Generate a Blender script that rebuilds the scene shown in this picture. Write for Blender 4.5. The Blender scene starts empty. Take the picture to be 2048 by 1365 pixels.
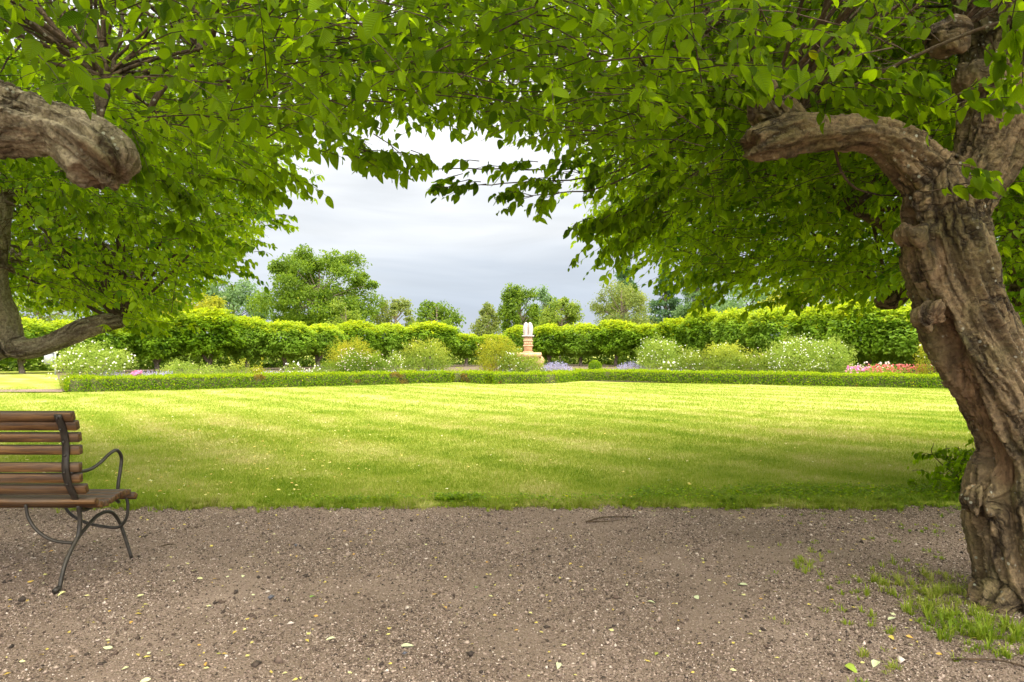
import bpy, math, random
import numpy as np
from mathutils import Vector
R = math.radians
rng = np.random.default_rng(11)
random.seed(11)
sc = bpy.context.scene
COL = sc.collection
H = 1.2            # eye height
F = 1365.0         # focal length in photo pixels (24 mm)

# ---------------------------------------------------------------- camera
cd = bpy.data.cameras.new('camera'); cam = bpy.data.objects.new('camera', cd); COL.objects.link(cam)
cd.sensor_width = 36; cd.lens = 24; cd.shift_y = 17.5/2048; cd.clip_end = 1500; cd.clip_start = 0.05
cam.location = (0, 0, H); cam.rotation_euler = (R(90), 0, 0)
sc.camera = cam
# ---------------------------------------------------------------- exposure
sc.view_settings.view_transform = 'Standard'; sc.view_settings.look = 'None'
sc.view_settings.exposure = 0.50; sc.view_settings.gamma = 1
sc.cycles.max_bounces = 10; sc.cycles.diffuse_bounces = 6; sc.cycles.transmission_bounces = 6
sc.cycles.transparent_max_bounces = 8
sc.cycles.sample_clamp_indirect = 6
# ---------------------------------------------------------------- node helper
class NT:
    def __init__(s, nt): s.nt = nt; s.nodes = nt.nodes; s.nodes.clear()
    def n(s, t, **k):
        ins = k.pop('ins', {})
        nd = s.nodes.new(t)
        for a, v in k.items(): setattr(nd, a, v)
        for a, v in ins.items():
            if isinstance(v, bpy.types.NodeSocket): s.nt.links.new(v, nd.inputs[a])
            else: nd.inputs[a].default_value = v
        return nd
    def l(s, a, b): s.nt.links.new(a, b)
    def ramp(s, fac, stops, interp='LINEAR'):
        r = s.nodes.new('ShaderNodeValToRGB'); cr = r.color_ramp; cr.interpolation = interp
        while len(cr.elements) < len(stops): cr.elements.new(0.5)
        for e, (p, c) in zip(cr.elements, stops):
            e.position = p; e.color = (c[0], c[1], c[2], 1) if not np.isscalar(c) else (c, c, c, 1)
        s.l(fac, r.inputs[0]); return r.outputs[0]
    def mix(s, f, a, b, mode='MIX'):
        m = s.nodes.new('ShaderNodeMix'); m.data_type = 'RGBA'; m.blend_type = mode
        for i, v in ((0, f), (6, a), (7, b)):
            if isinstance(v, bpy.types.NodeSocket): s.l(v, m.inputs[i])
            elif i == 0: m.inputs[0].default_value = v
            else: m.inputs[i].default_value = (v[0], v[1], v[2], 1)
        return m.outputs[2]
    def math(s, op, a, b=0.0, c=None):
        m = s.nodes.new('ShaderNodeMath'); m.operation = op
        for i, v in enumerate((a, b) if c is None else (a, b, c)):
            if isinstance(v, bpy.types.NodeSocket): s.l(v, m.inputs[i])
            else: m.inputs[i].default_value = v
        return m.outputs[0]
    def noise(s, vec, scale, detail=3, rough=0.5, dist=0.0):
        return s.n('ShaderNodeTexNoise', ins={'Vector': vec, 'Scale': scale, 'Detail': detail, 'Roughness': rough, 'Distortion': dist}).outputs[0]
    def mapping(s, vec, scale=(1, 1, 1), rot=(0, 0, 0)):
        return s.n('ShaderNodeMapping', ins={'Vector': vec, 'Scale': scale, 'Rotation': rot}).outputs[0]
# ---------------------------------------------------------------- world
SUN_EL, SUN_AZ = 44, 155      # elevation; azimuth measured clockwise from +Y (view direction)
w = bpy.data.worlds.new('World'); sc.world = w; w.use_nodes = True
t = NT(w.node_tree)
sky = t.n('ShaderNodeTexSky', sky_type='NISHITA', sun_disc=False, sun_elevation=R(SUN_EL), sun_rotation=R(SUN_AZ))
tc = t.n('ShaderNodeTexCoord').outputs['Generated']
sep = t.n('ShaderNodeSeparateXYZ', ins={0: tc})
band = t.noise(t.mapping(tc, (1.0, 1.0, 4.5)), 2.2, 4, 0.5, 0.6)
el = t.math('ADD', sep.outputs[2], t.math('MULTIPLY', t.math('SUBTRACT', band, 0.5), 0.26))
cl = t.ramp(el, [(0.0, (.43, .475, .55)), (0.05, (.42, .47, .55)), (0.10, (.48, .525, .59)), (0.15, (.60, .63, .67)), (0.20, (.66, .68, .70)),
                 (0.28, (.84, .85, .86)), (0.42, (1.0, .98, .94)), (1.0, (2.1, 1.98, 1.75))])
wisp = t.ramp(t.noise(t.mapping(tc, (1.6, 1.6, 8.0)), 2.3, 5, 0.55, 0.8), [(0.36, 0.95), (0.62, 1.07)])
cl = t.mix(1.0, cl, wisp, 'MULTIPLY')
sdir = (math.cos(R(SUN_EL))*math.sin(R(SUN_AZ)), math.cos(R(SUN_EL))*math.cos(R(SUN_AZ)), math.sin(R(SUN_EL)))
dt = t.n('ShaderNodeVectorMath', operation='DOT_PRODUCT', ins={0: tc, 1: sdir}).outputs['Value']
glow = t.math('MULTIPLY_ADD', t.math('POWER', t.math('MAXIMUM', dt, 0.0), 1.4), 2.7, 1.0)  # sky lobe added toward the sun, behind the camera, to brighten under the canopy
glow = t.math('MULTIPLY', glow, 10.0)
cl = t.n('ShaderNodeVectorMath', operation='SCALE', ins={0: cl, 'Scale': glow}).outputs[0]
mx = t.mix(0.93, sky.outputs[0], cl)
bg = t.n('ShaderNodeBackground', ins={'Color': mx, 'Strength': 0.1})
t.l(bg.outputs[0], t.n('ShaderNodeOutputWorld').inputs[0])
# ---------------------------------------------------------------- sun (veiled by cloud)
sd = bpy.data.lights.new('sun', 'SUN'); sun = bpy.data.objects.new('sun', sd); COL.objects.link(sun)
sd.energy = 0.95; sd.angle = R(10); sd.color = (1, .90, .72)
sun.rotation_euler = (R(90-SUN_EL), 0, R(180-SUN_AZ)); sun.location = (0, 0, 30)

# ================================================================ helpers
def W(px, py, Y): return np.array(((px-1024)/F*Y, Y, H-(py-700)/F*Y))
def G(px, py):
    Y = F*H/(py-700); return np.array(((px-1024)/F*Y, Y, 0.0))
def proj(P):
    Y = np.maximum(P[:, 1], 1e-3); return 1024+P[:, 0]/Y*F, 700-(P[:, 2]-H)/Y*F

_perm = np.random.default_rng(5).permutation(256); _perm = np.concatenate([_perm, _perm, _perm])
_grad = np.random.default_rng(6).normal(size=(256, 3)); _grad /= np.linalg.norm(_grad, axis=1)[:, None]
def noise3(P):
    P = np.asarray(P, float); I = np.floor(P).astype(int); f = P-I; I &= 255
    u = f*f*f*(f*(f*6-15)+10); out = 0
    for dx in (0, 1):
        for dy in (0, 1):
            for dz in (0, 1):
                h = _perm[_perm[_perm[(I[:, 0]+dx) & 255]+((I[:, 1]+dy) & 255)]+((I[:, 2]+dz) & 255)]
                g = _grad[h]; d = f-np.array((dx, dy, dz))
                wt = (u[:, 0] if dx else 1-u[:, 0])*(u[:, 1] if dy else 1-u[:, 1])*(u[:, 2] if dz else 1-u[:, 2])
                out = out+wt*(g*d).sum(1)
    return out*1.4
def fbm(P, oct=4, g=0.5):
    a = 1; o = 0; P = np.asarray(P, float)
    for k in range(oct): o = o+a*noise3(P*2**k+17.3*k); a *= g
    return o

def tag(o, label=None, cat=None, group=None, kind=None):
    if label: o['label'] = label
    if cat: o['category'] = cat
    if group: o['group'] = group
    if kind: o['kind'] = kind
    return o
def thing(name, loc, label, cat, group=None):
    o = bpy.data.objects.new(name, None); COL.objects.link(o); o.location = [float(v) for v in loc]; o.empty_display_size = .2
    return tag(o, label, cat, group)
def link(name, me, parent=None):
    o = bpy.data.objects.new(name, me); COL.objects.link(o)
    if parent is not None:
        o.parent = parent; o.location = -Vector(parent.location)      # meshes are written in world coordinates
    return o
def mesh_np(name, V, Fc, mats, attrs=None, uv=None, smooth=False, mi=None):
    """V (n,3); Fc (m,k) all k-gons, or a list of such arrays"""
    if not isinstance(Fc, list): Fc = [Fc]
    Fc = [np.asarray(f, np.int32) for f in Fc if len(f)]
    me = bpy.data.meshes.new(name)
    me.vertices.add(len(V)); me.vertices.foreach_set('co', np.asarray(V, np.float32).ravel())
    tot = np.concatenate([np.full(len(f), f.shape[1], np.int32) for f in Fc])
    idx = np.concatenate([f.ravel() for f in Fc])
    me.loops.add(len(idx)); me.loops.foreach_set('vertex_index', idx)
    me.polygons.add(len(tot)); st = np.concatenate([[0], np.cumsum(tot)[:-1]]).astype(np.int32)
    me.polygons.foreach_set('loop_start', st)
    if smooth: me.polygons.foreach_set('use_smooth', np.ones(len(tot), bool))
    for m in (mats if isinstance(mats, (list, tuple)) else [mats]): me.materials.append(m)
    if mi is not None: me.polygons.foreach_set('material_index', np.asarray(mi, np.int32))
    for k, a in (attrs or {}).items():
        at = me.attributes.new(k, 'FLOAT', 'POINT'); at.data.foreach_set('value', np.asarray(a, np.float32))
    if uv is not None:
        ul = me.uv_layers.new(name='uv'); ul.data.foreach_set('uv', np.asarray(uv, np.float32)[idx].ravel())
    me.update(calc_edges=True); me.validate() if False else None
    return me
def unit(v): return v/np.maximum(np.linalg.norm(v, axis=-1, keepdims=True), 1e-9)

# ---- leaf templates: columns (across, along, lift), faces, uv
def tmpl(st, wd, fold, bend, mid=True):
    V = []; U = []
    for s_, w_ in zip(st, wd):
        for c in ((-1, 0, 1) if mid else (-1, 1)):
            V.append((c*w_*.5, s_, abs(c)*w_*.5*fold-bend*s_*s_)); U.append((c, s_))
    k = 3 if mid else 2; Fq = []
    for i in range(len(st)-1):
        for j in range(k-1): Fq.append((i*k+j, i*k+j+1, (i+1)*k+j+1, (i+1)*k+j))
    return np.array(V), np.array(Fq), np.array(U)
T_HI = tmpl([0, .08, .22, .38, .52, .66, .78, .88, .95, 1.0], [.02, .30, .52, .60, .58, .49, .37, .24, .13, .01], .55, .20)
T_MID = tmpl([0, .2, .5, .8, 1.0], [.03, .48, .58, .34, .02], .3, .12)
T_LOW = (np.array([(0, 0, 0), (.28, .42, .05), (0, 1, -.08), (-.28, .42, .05)]), np.array([(0, 1, 2, 3)]), np.array([(0, 0), (1, .4), (0, 1), (-1, .4)]))
def leaves(T, P, D, N, S, asp=None):
    """place template T at P along D with normal N and length S"""
    TV, TF, TU = T; n = len(P); k = len(TV)
    D = unit(D); N = unit(N-(N*D).sum(1)[:, None]*D); X = np.cross(D, N)
    a = np.ones(n) if asp is None else asp
    curl = rng.normal(1, .6, n)
    V = P[:, None]+S[:, None, None]*(TV[None, :, 0, None]*a[:, None, None]*X[:, None]+TV[None, :, 1, None]*D[:, None]+(TV[None, :, 2, None]*curl[:, None, None])*N[:, None])
    Fx = TF[None]+(np.arange(n)*k)[:, None, None]
    return V.reshape(-1, 3), Fx.reshape(-1, TF.shape[1]), np.tile(TU, (n, 1)), k
def tube(pts, rad, n=8, cap=True):
    pts = np.asarray(pts, float); rad = np.asarray(rad, float)*np.ones(len(pts))
    T = np.gradient(pts, axis=0); T = unit(T); V = []
    ref = np.array((0, 0, 1.)) if abs(T[0][2]) < .9 else np.array((1., 0, 0)); U = unit(np.cross(T[0], ref))
    for i in range(len(pts)):
        U = unit(U-(U@T[i])*T[i]); B = np.cross(T[i], U)
        a = np.arange(n)*2*math.pi/n
        V.append(pts[i]+rad[i]*(np.cos(a)[:, None]*U+np.sin(a)[:, None]*B))
    V = np.concatenate(V); Fq = []
    for i in range(len(pts)-1):
        for j in range(n): Fq.append((i*n+j, i*n+(j+1) % n, (i+1)*n+(j+1) % n, (i+1)*n+j))
    if cap:
        V = np.concatenate([V, pts[:1], pts[-1:]]); c0 = len(V)-2
        for j in range(n):
            Fq.append((c0, (j+1) % n, j, c0)); m = (len(pts)-1)*n
            Fq.append((c0+1, m+j, m+(j+1) % n, c0+1))
    return V, np.array(Fq)
def smoothline(pts, sub=6):
    pts = np.asarray(pts, float); out = []
    P = np.concatenate([2*pts[:1]-pts[1:2], pts, 2*pts[-1:]-pts[-2:-1]])
    for i in range(1, len(P)-2):
        for s in range(sub):
            u = s/sub; a, b, c, d = P[i-1:i+3]
            out.append(.5*((2*b)+(-a+c)*u+(2*a-5*b+4*c-d)*u*u+(-a+3*b-3*c+d)*u**3))
    out.append(P[-2]); return np.array(out)
class MB:
    def __init__(s): s.V = []; s.Q = []; s.T = []; s.n = 0
    def add(s, V, Fq):
        V = np.asarray(V, float); Fq = np.asarray(Fq)
        if Fq.shape[1] == 4:
            d = Fq[:, 0] == Fq[:, 3]
            s.Q.append(Fq[~d]+s.n); s.T.append(Fq[d][:, :3]+s.n)
        else: s.T.append(Fq+s.n)
        s.V.append(V); s.n += len(V)
    def tube(s, pts, rad, n=8, sub=0):
        if sub:
            r = np.asarray(rad, float)*np.ones(len(pts)); p4 = np.column_stack([pts, r]); p4 = smoothline(p4, sub)
            pts, rad = p4[:, :3], p4[:, 3]
        s.add(*tube(pts, rad, n))
    def box(s, c, d, rot=None, bev=0.0):
        c = np.asarray(c, float); d = np.asarray(d, float)/2
        b = min(bev, d.min()*.9)
        if b <= 0:
            V = np.array([(x, y, z) for x in (-1, 1) for y in (-1, 1) for z in (-1, 1)])*d
            Fq = [(0, 1, 3, 2), (4, 6, 7, 5), (0, 4, 5, 1), (2, 3, 7, 6), (0, 2, 6, 4), (1, 5, 7, 3)]
            V = V @ (np.asarray(rot).T if rot is not None else np.eye(3)); s.add(V+c, Fq); return
        # bevelled long box: octagonal section in the two shorter axes, along axis 0
        sec = []
        for (sy, sz) in ((1, 1), (-1, 1), (-1, -1), (1, -1)):
            a = (sy*(d[1]-b), sz*d[2]); e = (sy*d[1], sz*(d[2]-b))
            sec += ([e, a] if (sy, sz) in ((1, 1), (-1, -1)) else [a, e])
        sec = np.array(sec); V = []
        for x, k in ((-d[0], 1-b/d[1]), (-d[0]+b, 1), (d[0]-b, 1), (d[0], 1-b/d[1])):
            V += [(x, p[0]*k, p[1]*k) for p in sec]
        V = np.array(V); Fq = []
        for i in range(3):
            for j in range(8): Fq.append((i*8+j, (i+1)*8+j, (i+1)*8+(j+1) % 8, i*8+(j+1) % 8))
        V = np.concatenate([V, [(-d[0], 0, 0), (d[0], 0, 0)]])
        for j in range(8): Fq.append((32, j, (j+1) % 8, 32)); Fq.append((33, 24+(j+1) % 8, 24+j, 33))
        if rot is not None: V = V @ np.asarray(rot).T
        s.add(V+c, Fq)
    def build(s, name, m, parent=None, smooth=False):
        fs = [np.concatenate(x) for x in (s.Q, s.T) if len(x) and sum(map(len, x))]
        return link(name, mesh_np(name, np.concatenate(s.V), fs, m, smooth=smooth), parent)

# ================================================================ materials
def mat(name):
    m = bpy.data.materials.new(name); m.use_nodes = True; return m, NT(m.node_tree)
def leaf_mat(name, dark, light, trans, rough=.5, tr=.5, veins=False, tip=None, spec=.15, vary=0):
    m, t = mat(name)
    rnd = t.n('ShaderNodeAttribute', attribute_name='rnd').outputs['Fac']
    c = t.ramp(rnd, [(0, dark), (.965, light), (.99, (light[0]*1.9, light[1]*1.25, light[2]*1.5))])
    if vary: c = t.mix(t.math('MULTIPLY', t.n('ShaderNodeObjectInfo').outputs['Random'], vary), c, (.26, .40, .06))
    tcol = t.mix(1.0, c, trans, 'MULTIPLY')
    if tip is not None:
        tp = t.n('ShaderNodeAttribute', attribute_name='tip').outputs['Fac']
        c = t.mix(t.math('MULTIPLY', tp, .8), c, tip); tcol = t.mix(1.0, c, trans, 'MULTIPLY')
    nrm = None
    if veins:
        uv = t.n('ShaderNodeUVMap', uv_map='uv').outputs[0]; s = t.n('ShaderNodeSeparateXYZ', ins={0: uv})
        au = t.math('ABSOLUTE', s.outputs[0]); ph = t.math('SUBTRACT', s.outputs[1], t.math('MULTIPLY', au, .22))
        wv = t.math('SINE', t.math('MULTIPLY', ph, 70.0))
        wv = t.math('MULTIPLY_ADD', wv, .5, .5)
        midr = t.math('SUBTRACT', 1.0, t.math('MINIMUM', t.math('MULTIPLY', au, 14.0), 1.0))
        bm = t.n('ShaderNodeBump', ins={'Strength': .8, 'Distance': .006, 'Height': wv}); nrm = bm.outputs[0]
        vein = t.math('MULTIPLY', t.math('POWER', wv, 5.0), .35)
        vein = t.math('MAXIMUM', vein, t.math('MULTIPLY', midr, .5))
        c = t.mix(vein, c, (.24, .38, .03))
        tcol = t.mix(t.math('MULTIPLY', vein, .9), tcol, (.10, .22, .02))
    p = t.n('ShaderNodeBsdfPrincipled', ins={'Base Color': c, 'Roughness': rough, 'Specular IOR Level': spec})
    tl = t.n('ShaderNodeBsdfTranslucent', ins={'Color': tcol})
    if nrm is not None: t.l(nrm, p.inputs['Normal'])
    mx = t.n('ShaderNodeMixShader', ins={0: tr, 1: p.outputs[0], 2: tl.outputs[0]})
    t.l(mx.outputs[0], t.n('ShaderNodeOutputMaterial').inputs[0]); return m
M = {}
M['leaf_near'] = leaf_mat('hornbeam_leaf', (.018, .055, .001), (.24, .40, .004), (2.75, 2.35, 1.0), veins=True, rough=.5, tr=.55, spec=.12)
M['leaf_mid'] = leaf_mat('hornbeam_leaf_bright', (.028, .10, .002), (.30, .46, .008), (2.5, 2.1, 1.0), rough=.5, tr=.5, spec=.18)
M['leaf_row'] = leaf_mat('row_leaf', (.022, .085, .005), (.22, .36, .015), (2.0, 1.8, 1.0), tip=(.42, .47, .018), vary=.5)
M['leaf_box'] = leaf_mat('box_leaf', (.05, .15, .004), (.27, .40, .010), (1.7, 1.6, 1.0), tip=(.42, .47, .014))
M['leaf_brown'] = leaf_mat('box_leaf_brown', (.16, .15, .02), (.28, .20, .04), (1.5, 1.3, 1.0))
M['leaf_far'] = leaf_mat('far_leaf', (.05, .11, .010), (.20, .29, .03), (1.8, 1.7, 1.0))
M['clover'] = leaf_mat('clover_leaf', (.09, .18, .006), (.26, .37, .015), (1.8, 1.7, 1.0))
M['leaf_olive'] = leaf_mat('olive_leaf', (.12, .18, .04), (.28, .32, .09), (1.6, 1.5, 1.0))
M['leaf_blue'] = leaf_mat('bluish_leaf', (.09, .17, .07), (.22, .32, .14), (1.5, 1.5, 1.0))
M['leaf_conifer'] = leaf_mat('conifer_needle', (.05, .12, .05), (.15, .25, .10), (1.3, 1.3, 1.0))
M['leaf_yellow'] = leaf_mat('yellow_leaf', (.15, .22, .015), (.40, .40, .03), (1.6, 1.4, 1.0))
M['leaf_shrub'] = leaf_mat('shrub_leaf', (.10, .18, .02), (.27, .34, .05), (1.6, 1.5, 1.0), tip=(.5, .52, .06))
M['leaf_grey'] = leaf_mat('greyish_leaf', (.14, .23, .03), (.38, .46, .08), (1.4, 1.4, 1.0))
def petal(name, a, b):
    m, t = mat(name); rnd = t.n('ShaderNodeAttribute', attribute_name='rnd').outputs['Fac']
    c = t.ramp(rnd, [(0, a), (1, b)])
    p = t.n('ShaderNodeBsdfPrincipled', ins={'Base Color': c, 'Roughness': .7}); tl = t.n('ShaderNodeBsdfTranslucent', ins={'Color': c})
    mx = t.n('ShaderNodeMixShader', ins={0: .35, 1: p.outputs[0], 2: tl.outputs[0]})
    t.l(mx.outputs[0], t.n('ShaderNodeOutputMaterial').inputs[0]); return m
M['white_petal'] = petal('white_petal', (.80, .78, .62), (.86, .86, .84))
M['cream_petal'] = petal('cream_petal', (.80, .70, .38), (.85, .80, .68))
M['pink_petal'] = petal('pink_petal', (.72, .22, .48), (.82, .45, .62))
M['blush_petal'] = petal('blush_petal', (.80, .62, .55), (.85, .80, .74))
M['red_petal'] = petal('red_petal', (.62, .10, .10), (.80, .30, .26))
M['violet_petal'] = petal('violet_petal', (.33, .31, .52), (.56, .54, .70))
def bark(name, base=(.34, .235, .13), dark=(.032, .02, .011), moss=(.13, .135, .04), hollow=(.25, .15, .08), sc_=1.0, limb=True):
    m, t = mat(name)
    co = t.n('ShaderNodeTexCoord').outputs['Object']; bc = t.n('ShaderNodeAttribute', attribute_name='along').outputs['Vector'] if limb else co
    n1 = t.noise(t.mapping(bc, (1, 1, .28)), 16*sc_, 8, .65, .5)
    n2 = t.noise(co, 2.6*sc_, 4, .6, .3); n3 = t.noise(co, 60*sc_, 4, .6)
    c = t.ramp(n1, [(.32, dark), (.46, [b*.8 for b in base]), (.60, base), (.75, [min(1, b*1.45) for b in base])])
    c = t.mix(t.ramp(n2, [(.46, 0.0), (.62, .55)]), c, moss)
    at = t.n('ShaderNodeAttribute', attribute_name='furrow').outputs['Fac']
    c = t.mix(t.math('MULTIPLY', at, .5), c, dark)
    pv = t.n('ShaderNodeTexVoronoi', feature='DISTANCE_TO_EDGE', ins={'Vector': t.n('ShaderNodeVectorMath', operation='ADD', ins={0: t.mapping(bc, (1, 1, .33)), 1: t.n('ShaderNodeVectorMath', operation='SCALE', ins={0: t.n('ShaderNodeTexNoise', ins={'Vector': co, 'Scale': 9.0, 'Detail': 4}).outputs['Color'], 'Scale': .10}).outputs[0]}).outputs[0], 'Scale': 15.0*sc_}).outputs['Distance']
    pm = t.math('MULTIPLY', t.ramp(pv, [(.0, 1.0), (.16, 0.0)]), t.ramp(t.noise(co, 3.3*sc_, 3), [(.42, .15), (.58, .95)]))
    c = t.mix(pm, c, [d*.6 for d in dark])
    c = t.mix(t.math('MULTIPLY', t.ramp(n3, [(.35, 1.0), (.6, 0.0)]), .55), c, (.045, .033, .024))
    vor = t.n('ShaderNodeTexVoronoi', ins={'Vector': co, 'Scale': 26.0*sc_, 'Randomness': 1.0}).outputs['Distance']
    lich = t.math('MULTIPLY', t.ramp(vor, [(.14, 1.0), (.22, 0.0)]), t.ramp(t.noise(co, 5*sc_, 3), [(.50, 0.0), (.60, .8)]))
    c = t.mix(lich, c, (.46, .46, .38))
    ho = t.n('ShaderNodeAttribute', attribute_name='hollow').outputs['Fac']
    hw = t.ramp(t.noise(t.mapping(co, (1, 1, .12)), 45*sc_, 4, .6), [(.35, [h*.35 for h in hollow]), (.65, hollow)])
    c = t.mix(ho, c, hw)
    p = t.n('ShaderNodeBsdfPrincipled', ins={'Base Color': c, 'Roughness': .85, 'Specular IOR Level': .25})
    hsum = t.math('SUBTRACT', t.math('ADD', n1, t.math('MULTIPLY', n3, .45)), t.math('MULTIPLY', pm, .7))
    b = t.n('ShaderNodeBump', ins={'Strength': 1.0, 'Distance': .022, 'Height': hsum}); t.l(b.outputs[0], p.inputs['Normal'])
    t.l(p.outputs[0], t.n('ShaderNodeOutputMaterial').inputs[0]); return m
M['bark'] = bark('hornbeam_bark')
M['bark_pale'] = bark('hornbeam_bark_pale', base=(.46, .38, .26), dark=(.09, .065, .04))
M['bark_elbow'] = bark('hornbeam_bark_light', base=(.50, .43, .30), dark=(.15, .11, .07), moss=(.24, .24, .10))
M['bark_far'] = bark('distant_bark', base=(.34, .27, .21), dark=(.18, .13, .10), sc_=.6, limb=False)
M['twig'] = bark('twig_bark', base=(.14, .09, .055), dark=(.05, .03, .02), moss=(.12, .10, .05), limb=False)

def simple(name, col, rough=.7, nscale=20, amt=.3, bump=0.0, metal=0.0):
    m, t = mat(name); co = t.n('ShaderNodeTexCoord').outputs['Object']
    n = t.noise(co, nscale, 5, .6)
    c = t.ramp(n, [(.3, [x*(1-amt) for x in col]), (.7, [min(1, x*(1+amt)) for x in col])])
    p = t.n('ShaderNodeBsdfPrincipled', ins={'Base Color': c, 'Roughness': rough, 'Metallic': metal})
    if bump: b = t.n('ShaderNodeBump', ins={'Strength': .6, 'Distance': bump, 'Height': n}); t.l(b.outputs[0], p.inputs['Normal'])
    t.l(p.outputs[0], t.n('ShaderNodeOutputMaterial').inputs[0]); return m
M['soil'] = simple('soil', (.12, .09, .05), .95, 6, .5, .01)
M['core'] = simple('hedge_core', (.07, .075, .02), .95, 12, .5)
M['iron'] = simple('bench_iron', (.045, .037, .03), .42, 30, .4, .001, .3)
M['stone_warm'] = simple('warm_stone', (.52, .33, .19), .8, 5, .22, .02)
M['stone_pale'] = simple('pale_stone', (.52, .46, .41), .8, 7, .3, .03)
M['bin'] = simple('grey_paint', (.35, .37, .40), .6, 4, .1)

# lawn
m, t = mat('lawn_grass'); M['lawn'] = m
co = t.n('ShaderNodeTexCoord').outputs['Object']
rot = t.mapping(co, (1, 1, 1), (0, 0, R(49)))
sx = t.n('ShaderNodeSeparateXYZ', ins={0: rot})
wob = t.math('MULTIPLY', t.noise(co, .35, 2), 1.6)
st = t.math('SINE', t.math('MULTIPLY', t.math('ADD', sx.outputs[1], wob), 5.6))
st = t.math('MULTIPLY_ADD', st, .5, .5)
big = t.noise(co, .33, 4, .55); med = t.noise(co, 2.4, 5, .65); fine = t.noise(t.mapping(co, (1, .45, 1)), 34, 4, .7)
f = t.math('ADD', t.math('MULTIPLY', big, .55), t.math('MULTIPLY', med, .45))
f = t.math('ADD', f, t.math('MULTIPLY', t.math('SUBTRACT', st, .5), .12))
c = t.ramp(f, [(.36, (.23, .28, .025)), (.50, (.35, .36, .07)), (.64, (.47, .43, .16))])
c = t.mix(t.ramp(fine, [(.35, .55), (.62, 0.0)]), c, (.10, .17, .012))
p = t.n('ShaderNodeBsdfPrincipled', ins={'Base Color': c, 'Roughness': .9, 'Specular IOR Level': .1})
b = t.n('ShaderNodeBump', ins={'Strength': .7, 'Distance': .03, 'Height': fine}); t.l(b.outputs[0], p.inputs['Normal'])
t.l(p.outputs[0], t.n('ShaderNodeOutputMaterial').inputs[0])
# grass blade material: reads the same patch pattern by position
m, t = mat('grass_blade'); M['blade'] = m
co = t.n('ShaderNodeTexCoord').outputs['Object']
big = t.noise(co, .33, 4, .55); med = t.noise(co, 2.4, 5, .65)
rnd = t.n('ShaderNodeAttribute', attribute_name='rnd').outputs['Fac']
f = t.math('ADD', t.math('MULTIPLY', big, .5), t.math('MULTIPLY', med, .4))
rot = t.mapping(co, (1, 1, 1), (0, 0, R(49))); sx = t.n('ShaderNodeSeparateXYZ', ins={0: rot})
wob = t.math('MULTIPLY', t.noise(co, .35, 2), 1.6); st = t.math('SINE', t.math('MULTIPLY', t.math('ADD', sx.outputs[1], wob), 5.6))
f = t.math('ADD', f, t.math('MULTIPLY', t.math('SUBTRACT', rnd, .35), .22))
f = t.math('ADD', f, t.math('MULTIPLY', st, .045))
c = t.ramp(f, [(.30, (.11, .21, .005)), (.43, (.24, .33, .014)), (.55, (.35, .39, .055)), (.65, (.50, .44, .17))])
p = t.n('ShaderNodeBsdfPrincipled', ins={'Base Color': c, 'Roughness': .6, 'Specular IOR Level': .3})
tl = t.n('ShaderNodeBsdfTranslucent', ins={'Color': c})
mx = t.n('ShaderNodeMixShader', ins={0: .4, 1: p.outputs[0], 2: tl.outputs[0]})
t.l(mx.outputs[0], t.n('ShaderNodeOutputMaterial').inputs[0])
# gravel ground
m, t = mat('gravel_ground'); M['gravel'] = m
co = t.n('ShaderNodeTexCoord').outputs['Object']
v1 = t.n('ShaderNodeTexVoronoi', ins={'Vector': co, 'Scale': 85.0}); v2 = t.n('ShaderNodeTexVoronoi', ins={'Vector': co, 'Scale': 190.0})
n = t.noise(co, 1.1, 5, .6); nf = t.noise(co, 260, 3, .7)
c = t.ramp(n, [(.35, (.185, .128, .097)), (.55, (.29, .208, .165)), (.7, (.43, .32, .262))])
sep = t.n('ShaderNodeSeparateColor', ins={0: v1.outputs['Color']})
c = t.mix(t.math('MULTIPLY', sep.outputs[0], .5), c, (.20, .14, .10))
c = t.mix(t.ramp(v2.outputs['Distance'], [(.2, .35), (.6, 0.0)]), c, (.55, .46, .39))
c = t.mix(t.ramp(nf, [(.35, .6), (.55, 0.0)]), c, (.10, .07, .05))
p = t.n('ShaderNodeBsdfPrincipled', ins={'Base Color': c, 'Roughness': .92, 'Specular IOR Level': .2})
hh = t.math('ADD', t.math('MULTIPLY', v1.outputs['Distance'], -1.0), t.math('MULTIPLY', nf, .6))
b = t.n('ShaderNodeBump', ins={'Strength': .9, 'Distance': .012, 'Height': hh}); t.l(b.outputs[0], p.inputs['Normal'])
t.l(p.outputs[0], t.n('ShaderNodeOutputMaterial').inputs[0])
m, t = mat('pebble'); M['pebble'] = m
rnd = t.n('ShaderNodeAttribute', attribute_name='rnd').outputs['Fac']
c = t.ramp(rnd, [(0, (.03, .02, .015)), (.34, (.12, .078, .058)), (.56, (.255, .185, .148)), (.92, (.44, .335, .275)), (.975, (.72, .61, .54)), (1, (.11, .11, .13))])
p = t.n('ShaderNodeBsdfPrincipled', ins={'Base Color': c, 'Roughness': .8})
t.l(p.outputs[0], t.n('ShaderNodeOutputMaterial').inputs[0])
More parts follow.
